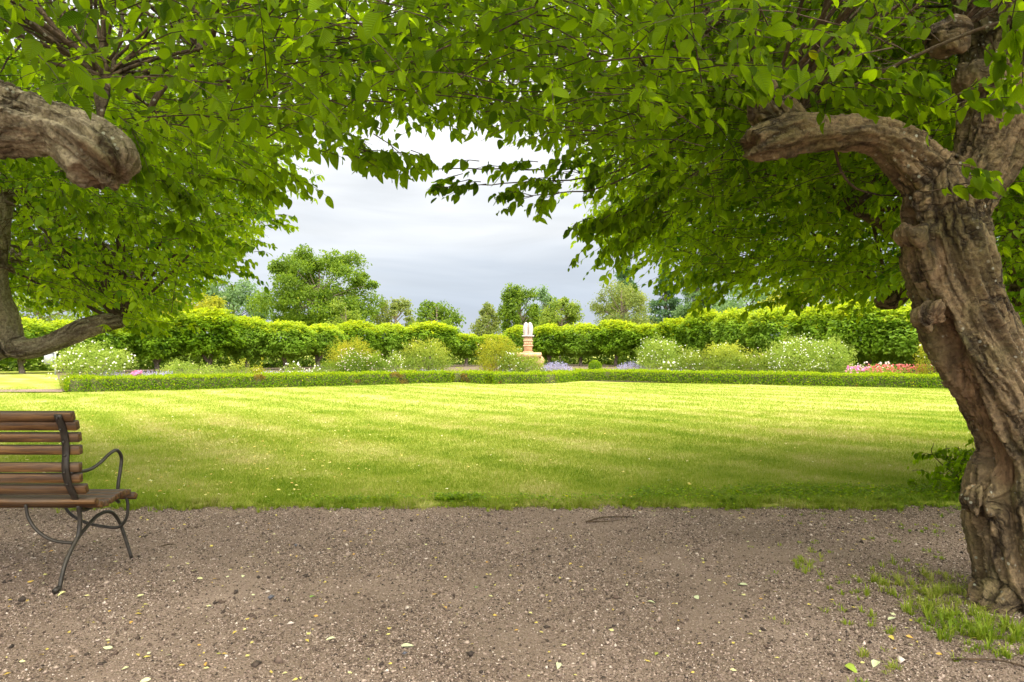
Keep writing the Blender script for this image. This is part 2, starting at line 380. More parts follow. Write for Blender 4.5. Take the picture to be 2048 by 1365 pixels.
# bench wood
m, t = mat('bench_wood'); M['wood'] = m
co = t.n('ShaderNodeTexCoord').outputs['Object']
g = t.noise(t.mapping(co, (.06, 1, 1)), 60, 6, .6, .4); g2 = t.noise(t.mapping(co, (.3, 1, 1)), 9, 4, .6)
c = t.ramp(g, [(.33, (.03, .012, .004)), (.5, (.10, .042, .010)), (.68, (.23, .11, .03))])
c = t.mix(t.ramp(g2, [(.45, 0.0), (.7, .7)]), c, (.12, .075, .045))
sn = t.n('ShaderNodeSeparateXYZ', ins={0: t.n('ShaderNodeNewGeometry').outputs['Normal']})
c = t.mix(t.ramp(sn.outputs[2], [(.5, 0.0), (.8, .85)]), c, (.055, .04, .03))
p = t.n('ShaderNodeBsdfPrincipled', ins={'Base Color': c, 'Roughness': .55})
b = t.n('ShaderNodeBump', ins={'Strength': .5, 'Distance': .003, 'Height': g}); t.l(b.outputs[0], p.inputs['Normal'])
t.l(p.outputs[0], t.n('ShaderNodeOutputMaterial').inputs[0])
m, t = mat('fallen_leaf'); M['fallen'] = m
rnd = t.n('ShaderNodeAttribute', attribute_name='rnd').outputs['Fac']
c = t.ramp(rnd, [(0, (.45, .50, .30)), (.3, (.62, .62, .36)), (.55, (.60, .50, .10)), (.8, (.55, .30, .06)), (1, (.18, .38, .03))])
p = t.n('ShaderNodeBsdfPrincipled', ins={'Base Color': c, 'Roughness': .6})
t.l(p.outputs[0], t.n('ShaderNodeOutputMaterial').inputs[0])

# ================================================================ ground
def grid(x0, x1, y0, y1, nx, ny, zf):
    X, Y = np.meshgrid(np.linspace(x0, x1, nx), np.linspace(y0, y1, ny)); P = np.column_stack([X.ravel(), Y.ravel(), np.zeros(X.size)])
    P[:, 2] = zf(P); i = np.arange(nx*ny).reshape(ny, nx)
    return P, np.column_stack([i[:-1, :-1].ravel(), i[:-1, 1:].ravel(), i[1:, 1:].ravel(), i[1:, :-1].ravel()])
V, Q = grid(-500, 500, -100, 900, 11, 11, lambda P: -.06+0*P[:, 0])
tag(link('ground', mesh_np('ground', V, Q, M['lawn'])), kind='structure')
EDGE = 5.28
def edge_y(x):
    P = np.column_stack([x, x*0, x*0]); return EDGE+.10*fbm(P*1.7, 4)+.07*fbm(P*8, 3)+np.clip((np.abs(x)-1.5)*.0, 0, 1)
def path_z(P): return .02*fbm(P*np.array((.5, .5, 0))+3, 3)*.6+.004*fbm(P*np.array((6, 6, 0)), 3)-.012
V, Q = grid(-9, 9, -4, 6.2, 420, 260, path_z)
tag(link('gravel_path', mesh_np('gravel_path', V, Q, M['gravel'], smooth=True)), kind='structure')
for nm, x0, x1, y0, y1 in (('gravel_path', -60, -9, -4, 6.2), ('gravel_path', 9, 60, -4, 6.2)):
    V, Q = grid(x0, x1, y0, y1, 3, 3, lambda P: -.014+0*P[:, 0]); tag(link(nm, mesh_np(nm, V, Q, M['gravel'])), kind='structure')
V, Q = grid(-60, 60, -4.2, -60, 3, 3, lambda P: -.02+0*P[:, 0]); tag(link('gravel_path', mesh_np('gravel_path', V, Q[:, ::-1], M['gravel'])), kind='structure')
# lawn: front edge follows edge_y, thin turf step
xs = np.concatenate([[-120, -60], np.linspace(-12, 12, 900), [60, 120]])
ysn = np.concatenate([[0, .01, .03, .08, .2, .5], np.linspace(1, 60, 60), [100]])
ey = edge_y(xs); P = []
for k, d in enumerate(ysn):
    z = np.full(len(xs), -.02 if k == 0 else .012) + (0 if k < 3 else 0)
    Z = z + (0.02*min(d, 1) if k else 0) + (.03*fbm(np.column_stack([xs, ey+d, xs*0])*.25, 2)*min(1, d) if k else 0)
    P.append(np.column_stack([xs, ey+d, Z]))
P = np.concatenate(P); i = np.arange(len(P)).reshape(len(ysn), len(xs))
Q = np.column_stack([i[:-1, :-1].ravel(), i[:-1, 1:].ravel(), i[1:, 1:].ravel(), i[1:, :-1].ravel()])
tag(link('lawn', mesh_np('lawn', P, Q, M['lawn'], smooth=True)), kind='structure')
def lawn_z(x, y):
    e = y-edge_y(x); return np.where(e > 0, .012+.02*np.clip(e, 0, 1)+.03*fbm(np.column_stack([x, y, x*0])*.25, 2)*np.clip(e, 0, 1), path_z(np.column_stack([x, y, x*0])))

# ---- grass blades
def blades(x, y, z, h, wd, lean=.35, rnd=None):
    n = len(x); a = rng.uniform(0, 2*math.pi, n); l = rng.normal(0, lean, (n, 2))
    dx, dy = np.cos(a)*wd/2, np.sin(a)*wd/2
    b0 = np.column_stack([x-dx, y-dy, z]); b1 = np.column_stack([x+dx, y+dy, z])
    tp = np.column_stack([x+l[:, 0]*h, y+l[:, 1]*h, z+h])
    V = np.stack([b0, b1, tp], 1).reshape(-1, 3); r = rng.random(n) if rnd is None else rnd
    return V, np.arange(3*n).reshape(n, 3), np.repeat(r, 3)
def sample_lawn(n, y0, y1, pw):
    u = rng.random(n); Y = (y0**pw+u*(y1**pw-y0**pw))**(1/pw); X = rng.uniform(-1, 1, n)*(Y*.78+1.2); return X, Y
VV = []; RR = []; n0 = 0
for (n, y0, y1, pw, h, wd) in ((330000, 5.1, 8.5, .4, .030, .005), (240000, 8.5, 13, .6, .034, .008), (160000, 13, 24, 1.0, .034, .014)):
    X, Y = sample_lawn(n, y0, y1, pw); e = Y-edge_y(X)
    k = (e > -.02-.1*rng.random(n)**3) ; X, Y, e = X[k], Y[k], e[k]
    hh = h*rng.uniform(.5, 1.3, len(X))*(1+1.0*np.exp(-np.maximum(e, 0)/.10)*(fbm(np.column_stack([X, Y, X*0])*2.5, 2) > -.1))
    V, Fc, r = blades(X, Y, lawn_z(X, Y)-.004, hh, wd); VV.append(V); RR.append(r)
V = np.concatenate(VV); tag(link('grass', mesh_np('grass', V, np.arange(len(V)).reshape(-1, 3), M['blade'], {'rnd': np.concatenate(RR)})),
    'short mown green grass covering the wide lawn', 'grass', kind='stuff')
# ---- broad-leaved weeds and clover on the lawn edge
def low_leaves(X, Y, size, name, label, mt, cat='ground cover'):
    n = len(X); P = np.column_stack([X, Y, lawn_z(X, Y)+rng.uniform(.005, .045, n)])
    a = rng.uniform(0, 2*math.pi, n); D = np.column_stack([np.cos(a), np.sin(a), rng.normal(0, .35, n)]); N = np.column_stack([rng.normal(0, .35, n), rng.normal(0, .35, n), np.ones(n)])
    V, Fq, U, k = leaves(T_LOW, P, D, N, size*rng.uniform(.6, 1.3, n), np.full(n, 1.5))
    return tag(link(name, mesh_np(name, V, Fq, mt, {'rnd': np.repeat(rng.random(n), k), 'tip': np.zeros(len(V))})), label, cat, kind='stuff')
cx = []; cy = []
for (px0, px1, py, s, n) in ((870, 960, 1003, .05, 900), (880, 1300, 1004, .07, 900), (1250, 1900, 997, .14, 2400), (600, 860, 1005, .05, 350), (1450, 1960, 990, .12, 2200)):
    px = rng.uniform(px0, px1, n); g0 = F*H/(py-700); Y = g0+rng.normal(0, s, n); cx.append((px-1024)/F*Y); cy.append(Y)
low_leaves(np.concatenate(cx), np.concatenate(cy), .024, 'clover', 'dark green clover and weeds along the lawn edge', M['clover'])

# ---- gravel stones
def pebbles(X, Y, Z, S, R_=None):
    n = len(X); oct_ = np.array([(1, 0, 0), (0, 1, 0), (-1, 0, 0), (0, -1, 0), (0, 0, 1), (0, 0, -1)], float)
    Fo = np.array([(0, 1, 4), (1, 2, 4), (2, 3, 4), (3, 0, 4), (1, 0, 5), (2, 1, 5), (3, 2, 5), (0, 3, 5)])
    a = rng.uniform(0, 2*math.pi, n); ca, sa = np.cos(a), np.sin(a)
    B = oct_[None]*(rng.uniform(.6, 1.25, (n, 6, 1)))*np.stack([S, S*rng.uniform(.55, 1, n), S*rng.uniform(.35, .75, n)], 1)[:, None]
    B += rng.normal(0, .22, (n, 6, 3))*S[:, None, None]
    x = B[..., 0]*ca[:, None]-B[..., 1]*sa[:, None]; y = B[..., 0]*sa[:, None]+B[..., 1]*ca[:, None]
    V = np.stack([x+X[:, None], y+Y[:, None], B[..., 2]+Z[:, None]], -1).reshape(-1, 3)
    Fc = (Fo[None]+(np.arange(n)*6)[:, None, None]).reshape(-1, 3)
    return V, Fc, np.repeat(rng.random(n)*.98 if R_ is None else R_, 6)
n = 330000
u = rng.random(n); Y = 2.3+(5.5-2.3)*u**1.0; X = rng.uniform(-1, 1, n)*(Y*.77+.4)
dn = fbm(np.column_stack([X, Y, X*0])*1.6, 4)
keep = rng.random(n) < np.clip(.66+.8*dn, .2, 1); X, Y = X[keep], Y[keep]; n = len(X)
S = .0026*np.exp(rng.normal(0, .42, n))+.0004*Y
V, Fc, r = pebbles(X, Y, path_z(np.column_stack([X, Y, X*0]))+S*.2, S)
n2 = 2200; Y = rng.uniform(2.4, 5.3, n2); X = rng.uniform(-1, 1, n2)*(Y*.77+.3); S = rng.uniform(.006, .014, n2)*np.where(rng.random(n2) < .06, 1.7, 1)
V2, F2, r2 = pebbles(X, Y, path_z(np.column_stack([X, Y, X*0]))+S*.25, S)
tag(link('gravel', mesh_np('gravel', np.concatenate([V, V2]), np.concatenate([Fc, F2+len(V)]), M['pebble'], {'rnd': np.concatenate([r, r2])})),
    'fine pinkish brown gravel scattered over the path', 'gravel', kind='stuff')

# ---- tufts of grass near the tree foot and on the gravel
VV = []; RR = []
def tuft(px, py, n, spread, h):
    g = G(px, py); m = max(2, n//16); c = rng.normal(0, spread, (m, 2)); k = rng.integers(0, m, n); r_ = rng.uniform(0, 6.28, n); q = rng.uniform(.002, .016, n)
    X0 = g[0]+c[k, 0]; Y0 = g[1]+c[k, 1]; hh = h*(.5+.9*rng.random(m))[k]*rng.uniform(.4, 1.35, n); ln = rng.uniform(.1, .9, n)
    X = X0+np.cos(r_)*q; Y = Y0+np.sin(r_)*q; z = lawn_z(X, Y)-.004; w_ = rng.uniform(.0025, .005, n); a = r_+math.pi/2
    dx, dy = np.cos(a)*w_/2, np.sin(a)*w_/2; mx_, my_ = X+np.cos(r_)*ln*hh*.35, Y+np.sin(r_)*ln*hh*.35; tx, ty = X+np.cos(r_)*ln*hh*1.1, Y+np.sin(r_)*ln*hh*1.1
    V = np.stack([np.column_stack([X-dx, Y-dy, z]), np.column_stack([X+dx, Y+dy, z]), np.column_stack([mx_+dx, my_+dy, z+hh*.6]), np.column_stack([mx_-dx, my_-dy, z+hh*.6]), np.column_stack([tx, ty, z+hh*(1-.45*ln)])], 1)
    b_ = np.arange(n)[:, None]*5; F_ = np.concatenate([b_+np.array([[0, 1, 2]]), b_+np.array([[0, 2, 3]]), b_+np.array([[3, 2, 4]])])
    VV.append(V.reshape(-1, 3)); RR.append(np.repeat(rng.random(n)*.9, 5)); FF.append((F_, n*5))
FF = []
for (px, py, n, s, h) in [(1850, 1190, 2200, .11, .06), (1900, 1170, 2000, .12, .06), (1930, 1220, 1500, .10, .06), (1880, 1235, 900, .07, .055), (1940, 1265, 1400, .08, .06),
        (2010, 1270, 1500, .09, .065), (2040, 1290, 1200, .1, .06), (1800, 1170, 700, .08, .04), (1620, 1130, 500, .06, .045), (1600, 1125, 300, .04, .04), (1855, 1100, 250, .05, .03), (1840, 1140, 350, .06, .035),
        (1740, 1160, 400, .09, .03), (1650, 1105, 200, .04, .03), (1680, 1165, 260, .06, .03), (1700, 1190, 260, .05, .03), (1900, 1045, 400, .1, .03), (1870, 1055, 350, .06, .03), (1760, 1045, 300, .12, .025), (1640, 1045, 300, .12, .025),
        (1780, 1080, 150, .05, .025), (1740, 1245, 350, .05, .035), (1740, 1255, 120, .03, .03), (1750, 1310, 160, .03, .035), (1780, 1335, 200, .03, .035), (1720, 1355, 90, .03, .03), (1570, 1250, 60, .03, .02), (1680, 1220, 160, .03, .03), (1530, 1090, 90, .05, .02),
        (1550, 1080, 140, .06, .02), (1650, 1080, 150, .07, .02), (1970, 1300, 700, .07, .05), (1900, 1250, 700, .06, .05), (1560, 1150, 90, .05, .02), (1330, 1020, 160, .12, .02), (1450, 1020, 300, .15, .02), (1580, 1020, 400, .15, .02), (1700, 1020, 500, .15, .025), (1820, 1010, 700, .15, .03), (1910, 1005, 700, .1, .04)]:
    tuft(px, py, int(n*.34), s*1.25, h*.8)
for i in range(110):
    x_ = rng.uniform(-4.6, 4.6); y_ = float(edge_y(np.array([x_]))[0])-rng.uniform(-.05, .07); pq = 700+F*H/y_
    tuft(1024+x_/y_*F, pq, int(rng.uniform(60, 260)), rng.uniform(.02, .07), rng.uniform(.03, .055))
V = np.concatenate(VV); o_ = 0; Fa = []
for f_, k_ in FF: Fa.append(f_+o_); o_ += k_
tag(link('grass_tuft', mesh_np('grass_tuft', V, np.concatenate(Fa), M['blade'], {'rnd': np.concatenate(RR)})),
    'sparse green grass tufts in the gravel beside the gnarled trunk and along the lawn edge', 'grass', kind='stuff')

# ---- fallen leaves
def flat_leaf(P, size, r, name='fallen_leaf', yaw=None):
    P = np.asarray(P, float)[None]; a = rng.uniform(0, 2*math.pi) if yaw is None else yaw
    V, Fq, U, k = leaves(T_MID, P, np.array([[math.cos(a), math.sin(a), .03]]), np.array([[rng.normal(0, .18), rng.normal(0, .18), 1.]]), np.array([size]))
    return link(name, mesh_np(name, V, Fq, M['fallen'], {'rnd': np.full(len(V), r)}, smooth=True))
n = 4200
Y = rng.uniform(EDGE+.05, 14, n); X = rng.uniform(-1, 1, n)*(Y*.76+.4)
kp = rng.random(n) < np.where(X < -1.5, .9, .14)*np.clip(1.4-(Y-5)*.14, .1, 1); X, Y = X[kp], Y[kp]; n = len(X)
n3 = 650; Y3 = rng.uniform(2.5, 5.3, n3); X3 = rng.uniform(-1, 1, n3)*(Y3*.76); X = np.concatenate([X, X3]); Y = np.concatenate([Y, Y3])
sz = np.concatenate([rng.uniform(.015, .042, n), rng.uniform(.008, .03, n3)]); nn = len(X)
P = np.column_stack([X, Y, lawn_z(X, Y)+np.where(Y > EDGE+.05, .045, .007)]); a = rng.uniform(0, 7, nn)
V, Fq, U, k = leaves(T_LOW, P, np.column_stack([np.cos(a), np.sin(a), a*0]), np.column_stack([rng.normal(0, .3, nn), rng.normal(0, .3, nn), np.ones(nn)]), sz)
tag(link('leaf_litter', mesh_np('leaf_litter', V, Fq, M['fallen'], {'rnd': np.repeat(np.clip(rng.normal(.58, .16, nn), .25, .95), k)})),
    'small yellow and pale fallen leaves sprinkled on lawn and gravel', 'leaves', kind='stuff')
FL = [(802, 1290, .050, .12, 'pale whitish leaf lying on the gravel at the bottom centre'), (1118, 1330, .036, .1, 'pale crumpled leaf nearest the bottom edge of the gravel'),
      (620, 1193, .036, 1.0, 'fresh green leaf lying on the gravel left of centre'), (670, 1272, .036, .3, 'pale yellow green leaf on the gravel left of centre'),
      (778, 1256, .030, .6, 'yellow brown leaf above the pale leaf at bottom centre'), (952, 1175, .030, 1.0, 'small green leaf on the middle of the gravel'),
      (1295, 1205, .036, .15, 'pale leaf on the gravel right of centre'), (1390, 1195, .040, .12, 'pale cream leaf right of two others on the gravel'),
      (1495, 1172, .045, .08, 'large whitish leaf lying beside small dark stones'), (1690, 1335, .050, .95, 'bright green leaf at the lower right of the gravel'),
      (1755, 1325, .050, .15, 'pale cream leaf next to bright green one, lower right'), (1778, 1274, .030, .6, 'small yellow leaf below the large grass tuft'),
      (1832, 1196, .045, .12, 'cream leaf lying in the large grass tuft by the trunk'), (1790, 1238, .045, .12, 'pale leaf lying just left of the tuft by the trunk'),
      (225, 1296, .040, .3, 'pale green leaf on the gravel at the lower left'), (395, 1155, .036, .35, 'pale leaf on the gravel right of the bench legs'),
      (383, 1141, .034, .4, 'yellowish leaf right of the bench front leg'), (275, 1192, .034, .35, 'pale leaf on gravel between bench and camera'),
      (302, 1357, .034, .3, 'pale leaf at the bottom left edge of the gravel'), (55, 1162, .034, .7, 'orange brown leaf on shaded gravel under the bench'),
      (40, 1126, .030, .5, 'yellow leaf on the shaded gravel behind the bench leg'), (133, 1184, .04, .4, 'yellow green leaf touching the rear bench foot'),
      (487, 1150, .028, .3, 'tiny pale leaf on the gravel between bench and centre'), (1365, 1243, .026, .7, 'little orange leaf on the gravel right of centre')]
for px, py, s, r, lb in FL:
    g = G(px, py); z = float(lawn_z(np.array([g[0]]), np.array([g[1]]))[0])
    tag(flat_leaf((g[0], g[1], z+.009), s*1.05, r), lb, 'fallen leaf', 'leaves fallen on the gravel')
# twigs
tw = MB(); tw.tube([G(1172, 1046)+(0, 0, .006), G(1200, 1040)+(0, 0, .015), G(1230, 1037)+(0, 0, .01), G(1268, 1036)+(0, 0, .006)], [.006, .005, .005, .003], 6, 4)
tw.tube([G(1172, 1046)+(0, 0, .008), G(1205, 1047)+(0, 0, .012), G(1240, 1043)+(0, 0, .008)], [.005, .004, .002], 6, 4)
tag(tw.build('twig', M['twig'], smooth=True), 'dark forked twig lying on the gravel near the lawn', 'twig')
tw = MB(); tw.tube([G(1905, 1322)+(0, 0, .006), G(1960, 1325)+(0, 0, .012), G(2010, 1328)+(0, 0, .01), G(2075, 1345)+(0, 0, .006)], [.004, .004, .004, .003], 6, 4)
tag(tw.build('twig', M['twig'], smooth=True), 'thin brown twig on the gravel at the bottom right corner', 'twig')
tw = MB(); tw.tube([G(322, 1095)+(0, 0, .006), G(338, 1092)+(0, 0, .01), G(352, 1091)+(0, 0, .006)], [.004, .004, .002], 6, 4)
tag(tw.build('twig', M['twig'], smooth=True), 'short dark twig lying right of the bench on the gravel', 'twig')
for px, py, s, lb in ((592, 1091, .020, 'small black stone on the upper left gravel'), (1098, 1115, .018, 'dark clod lying on the gravel right of centre'), (542, 1195, .022, 'grey brown stone beside the fresh green leaf'),
                      (810, 1307, .020, 'grey stone just below the whitish leaf'), (941, 1309, .020, 'dark stone at bottom centre of the gravel'), (1480, 1170, .016, 'dark stone beside the large whitish leaf')):
    g = G(px, py); V, Fc, r = pebbles(np.array([g[0]]), np.array([g[1]]), np.array([s*.2]), np.array([s*.8]), np.array([1.0 if 'black' in lb or 'grey' in lb else .02]))
    tag(link('stone', mesh_np('stone', V, Fc, M['pebble'], {'rnd': r})), lb, 'stone', 'loose stones on the gravel')

# ================================================================ side path on the left
g0 = F*H/(788-700); g1 = F*H/(783-700)
V = np.array([(-60, g0-.6, .05), (W(120, 700, g0)[0], g0+.1, .05), (W(128, 700, g1)[0]-.2, g1+.2, .05), (-60, g1-.4, .05)])
tag(link('path', mesh_np('path', V, np.array([(0, 1, 2, 3)]), M['gravel'])), kind='structure')

# ================================================================ gnarled trunks
def resample(chain, step=.03):
    p = smoothline(np.asarray(chain, float), 8); d = np.concatenate([[0], np.cumsum(np.linalg.norm(np.diff(p[:, :3], axis=0), axis=1))])
    n = max(3, int(d[-1]/step)); s = np.linspace(0, d[-1], n); return np.column_stack([np.interp(s, d, p[:, k]) for k in range(4)]), s
def gnarled(name, chains, parent, mt, voxel=.012, amp=1.0, gouges=(), lumps=()):
    """chains: list of [(x,y,z,r)...]; gouges: (px polyline, width px, depth m, hollow 0..1) carved on the front"""
    mb = MB(); SK = []
    for ci, ch in enumerate(chains):
        p, s = resample(ch); T = unit(np.gradient(p[:, :3], axis=0)); mb.add(*tube(p[:, :3], p[:, 3], 20)); SK.append(np.column_stack([p, s+ci*7.7, T]))
    for (c, r) in lumps:
        p = np.array([c+np.array((0, 0, dz))*r for dz in (-.95, -.7, -.3, 0, .3, .7, .95)]); mb.add(*tube(p, [r*k for k in (.3, .7, .95, 1, .95, .7, .3)], 14))
    o = mb.build('tmp', mt); md = o.modifiers.new('r', 'REMESH'); md.mode = 'VOXEL'; md.voxel_size = voxel
    ms = o.modifiers.new('s', 'SMOOTH'); ms.factor = .6; ms.iterations = 10
    dg = bpy.context.evaluated_depsgraph_get(); ev = o.evaluated_get(dg); me = bpy.data.meshes.new_from_object(ev)
    bpy.data.objects.remove(o)
    n = len(me.vertices); V = np.empty(n*3, np.float32); me.vertices.foreach_get('co', V); V = V.reshape(-1, 3).astype(float)
    N = np.empty(n*3, np.float32); me.vertices.foreach_get('normal', N); N = N.reshape(-1, 3).astype(float)
    SK = np.concatenate(SK); idx = np.empty(n, int)
    for a in range(0, n, 20000):
        dd = ((V[a:a+20000, None]-SK[None, :, :3])**2).sum(-1)/np.maximum(SK[None, :, 3], .02)**2; idx[a:a+20000] = dd.argmin(1)
    S = SK[idx]; rel = V-S[:, :3]; T = S[:, 5:8]; r = S[:, 3]
    A = unit(np.cross(T, np.array((0.13, 1, .07)))); B = np.cross(T, A); rel = unit(rel-(rel*T).sum(1)[:, None]*T)
    ca, sa = (rel*A).sum(1), (rel*B).sum(1); s = S[:, 4]; tw_ = s*.7; c2 = ca*np.cos(tw_)-sa*np.sin(tw_); s2 = ca*np.sin(tw_)+sa*np.cos(tw_)
    rr = np.clip(r/.2, .25, 1.3)
    q = np.column_stack([c2, s2, s])
    warp = .5*fbm(V*2.2, 2)
    big = fbm(q*np.array((1.3, 1.3, 1.6)), 2)
    flute = fbm(np.column_stack([c2*2.6+warp, s2*2.6, s*.8]), 3)
    rid = 1-np.abs(fbm(np.column_stack([c2*6+warp, s2*6+warp, s*2.2/np.maximum(rr, .4)]), 4))*2.2
    L3 = np.column_stack([c2*r, s2*r, s]); fine = fbm(L3*np.array((46, 46, 20)), 3); crack = 1-np.abs(fbm(L3*np.array((20, 20, 5))+warp[:, None]*.6, 3))*3
    plate = np.abs(fbm(L3*np.array((13, 13, 4))+40+warp[:, None], 3)); d = rr*(.042*big+.030*flute-.013*np.clip(rid, 0, 1)**2)+.006*fine+.012*plate-.010*np.clip(crack, 0, 1)**3*np.clip(rr, .3, 1)
    hol = np.zeros(n); px, py = proj(V); front = (N[:, 1] < .25)
    for (line, wd, dep, hh) in gouges:
        L = smoothline(np.array(line, float), 10); dist = np.sqrt(((px[:, None]-L[None, :, 0])**2+(py[:, None]-L[None, :, 1])**2)).min(1) if n < 400000 else 0
        e = dist/wd+.35*fine*.5; g = np.exp(-np.clip(e, 0, 9)**4)*front; d -= dep*g; hol = np.maximum(hol, g*hh)
        lip = np.exp(-((e-1.35)/.35)**2)*front*(dep > 0); d += .25*abs(dep)*lip*(.6+.6*flute)
    V += N*(d*amp)[:, None]
    me.vertices.foreach_set('co', V.astype(np.float32).ravel())
    for k, a in (('furrow', np.clip(np.clip(rid, 0, 1)**2*.8+np.clip(crack, 0, 1)**3, 0, 1)), ('hollow', np.clip(hol, 0, 1))):
        at = me.attributes.new(k, 'FLOAT', 'POINT'); at.data.foreach_set('value', a.astype(np.float32))
    at = me.attributes.new('along', 'FLOAT_VECTOR', 'POINT'); at.data.foreach_set('vector', L3.astype(np.float32).ravel())
    me.polygons.foreach_set('use_smooth', np.ones(len(me.polygons), bool)); me.materials.clear(); me.materials.append(mt); me.update(); me.name = name
    return link(name, me, parent)
def C(px, py, rpx, Y): p = W(px, py, Y); return (p[0], p[1], p[2], rpx*Y/F)

GRP = 'hornbeam trees arching over the path'
# --- right foreground tree
TY = 3.28
tR = thing('hornbeam_tree', (W(2060, 700, TY)[0], TY, 0), 'old gnarled hornbeam with thick leaning trunk on the right, low limb reaching left', 'tree', GRP)
base = [C(2085, 1290, 140, TY), C(2078, 1235, 106, TY), C(2066, 1150, 102, TY), C(2052, 1050, 100, TY), C(2046, 980, 92, TY), C(2048, 900, 82, TY), C(2012, 800, 80, TY), C(1968, 715, 78, TY), C(1926, 610, 75, TY),
        C(1897, 520, 83, TY), C(1886, 440, 74, TY), C(1886, 380, 70, TY)]
limb = [C(1905, 430, 54, TY), C(1862, 362, 56, TY), C(1808, 305, 46, TY), C(1750, 268, 34, TY-.03), C(1670, 266, 34, TY-.06), C(1590, 268, 42, TY-.08), C(1520, 288, 36, TY-.1), C(1490, 302, 22, TY-.1)]
up = [C(1900, 450, 50, TY), C(1932, 390, 50, TY), C(1975, 310, 58, TY+.02), C(2003, 215, 72, TY+.05), C(2012, 110, 74, TY+.08), C(1990, 20, 70, TY+.1), C(1965, -90, 62, TY+.2), C(1930, -260, 50, TY+.4), C(1900, -420, 40, TY+.6)]
up2 = [C(2010, 90, 60, TY+.05), C(2070, 20, 55, TY+.1), C(2160, -70, 48, TY+.2), C(2300, -200, 40, TY+.3)]
knob = [C(1585, 265, 40, TY), C(1545, 215, 44, TY-.02), C(1530, 175, 30, TY)]
root1 = [C(2000, 1200, 50, TY-.05), C(1965, 1245, 34, TY-.1), C(1925, 1262, 14, TY-.18)]
gnarled('trunk', [base, limb, up, up2, knob, root1], tR, M['bark'], .008, 1.1,
        gouges=[([(1825, 430), (1826, 448)], 13, .035, .5), ([(1885, 640), (1898, 690), (1902, 700)], 22, .05, .9), ([(1900, 690), (1925, 760), (1965, 860), (2010, 950)], 24, .035, 1.0),
                ([(1965, 900), (1972, 960), (1964, 1030), (1958, 1060)], 7, .035, .2), ([(1955, 1080), (1962, 1130), (1955, 1190)], 10, .03, .1),
                ([(1500, 285), (1488, 292)], 16, .05, .8), ([(1870, 480), (1885, 520), (1880, 560)], 10, .02, .4)],
        lumps=[(W(1893, 78, TY-.05), .095), (W(1818, 470, TY-.08), .06), (W(1962, 1000, TY-.08), .085), (W(1860, 640, TY-.1), .08), (W(1940, 160, TY), .09)])
# --- left foreground tree (trunk stands outside the frame, its limb reaches in)
LY = 2.85
tL = thing('hornbeam_tree', (-4.0, 3.0, 0), 'hornbeam whose thick brown sawn limb enters at the upper left', 'tree', GRP)
lb0 = [(-4.0, 3.05, -.05, .34), (-3.98, 3.0, .3, .25), (-3.9, 3.0, .9, .22), (-3.85, 2.98, 1.5, .22), (-3.75, 2.95, 2.1, .22), (-3.8, 3.0, 2.7, .17), (-3.9, 3.1, 3.4, .1)]
lb1 = [(-3.8, 2.95, 1.7, .2), (-3.3, 2.9, 2.1, .18), C(-280, 180, 85, LY), C(-120, 215, 80, LY), C(0, 240, 73, LY), C(70, 252, 62, LY), C(130, 268, 56, LY), C(180, 298, 68, LY), C(212, 325, 66, LY), C(232, 348, 50, LY), C(238, 356, 24, LY)]
gnarled('trunk', [lb0, lb1], tL, M['bark_pale'], .010, 1.15, gouges=[([(170, 300), (215, 330), (245, 360)], 14, .015, .5), ([(150, 340), (200, 375), (240, 380)], 10, .02, .6), ([(20, 215), (90, 235), (160, 260)], 9, .014, 0)])
# --- left middle tree with elbow limb
MY = 6.0
tM = thing('hornbeam_tree', (W(-130, 700, MY)[0], MY, 0), 'hornbeam at left with elbow shaped low limb and bright leaves over the lawn', 'tree', GRP)
m0 = [C(-130, 985, 46, MY), C(-125, 900, 36, MY), C(-110, 800, 36, MY), C(-70, 730, 38, MY), C(-30, 700, 32, MY), C(14, 690, 26, MY), C(45, 698, 21, MY), C(100, 688, 18, MY), C(170, 656, 19, MY), C(215, 644, 18, MY), C(250, 642, 12, MY)]
m1 = [C(18, 690, 26, MY), C(8, 640, 26, MY), C(-2, 590, 20, MY), C(-6, 540, 16, MY), C(0, 480, 15, MY), C(8, 420, 15, MY), C(10, 380, 14, MY), C(0, 300, 14, MY), C(-10, 200, 12, MY)]
m2 = [C(8, 385, 10, MY), C(30, 388, 8, MY), C(60, 375, 7, MY+.1), C(150, 330, 5, MY+.2)]
m3 = [C(-90, 760, 26, MY), C(-40, 600, 20, MY+.5), C(60, 500, 18, MY+.6), C(200, 500, 16, MY+.5), C(245, 545, 16, MY+.4), C(280, 568, 12, MY+.3)]
gnarled('trunk', [m0, m1, m2, m3], tM, M['bark_elbow'], .014, .8)
# --- right middle tree (dark trunk at the right edge)
NY = 6.2
tN = thing('hornbeam_tree', (W(2110, 700, NY)[0], NY, 0), 'hornbeam behind the right trunk, leafy crown hanging low over the lawn', 'tree', GRP)
n0 = [C(2130, 975, 60, NY), C(2115, 880, 44, NY), C(2085, 760, 44, NY), C(2062, 650, 48, NY), C(2050, 540, 44, NY), C(2056, 440, 38, NY), C(2080, 300, 32, NY), C(2070, 120, 26, NY)]
n1 = [C(2060, 480, 26, NY), C(1950, 420, 20, NY-.2), C(1840, 530, 18, NY-.3), C(1790, 600, 17, NY-.3), C(1750, 605, 12, NY-.3)]
n2 = [C(1860, 560, 14, NY-1.2), C(1820, 500, 13, NY-1.2), C(1775, 455, 11, NY-1.2), C(1700, 420, 7, NY-1.2)]
gnarled('trunk', [n0, n1, n2], tN, M['bark'], .016, .8)

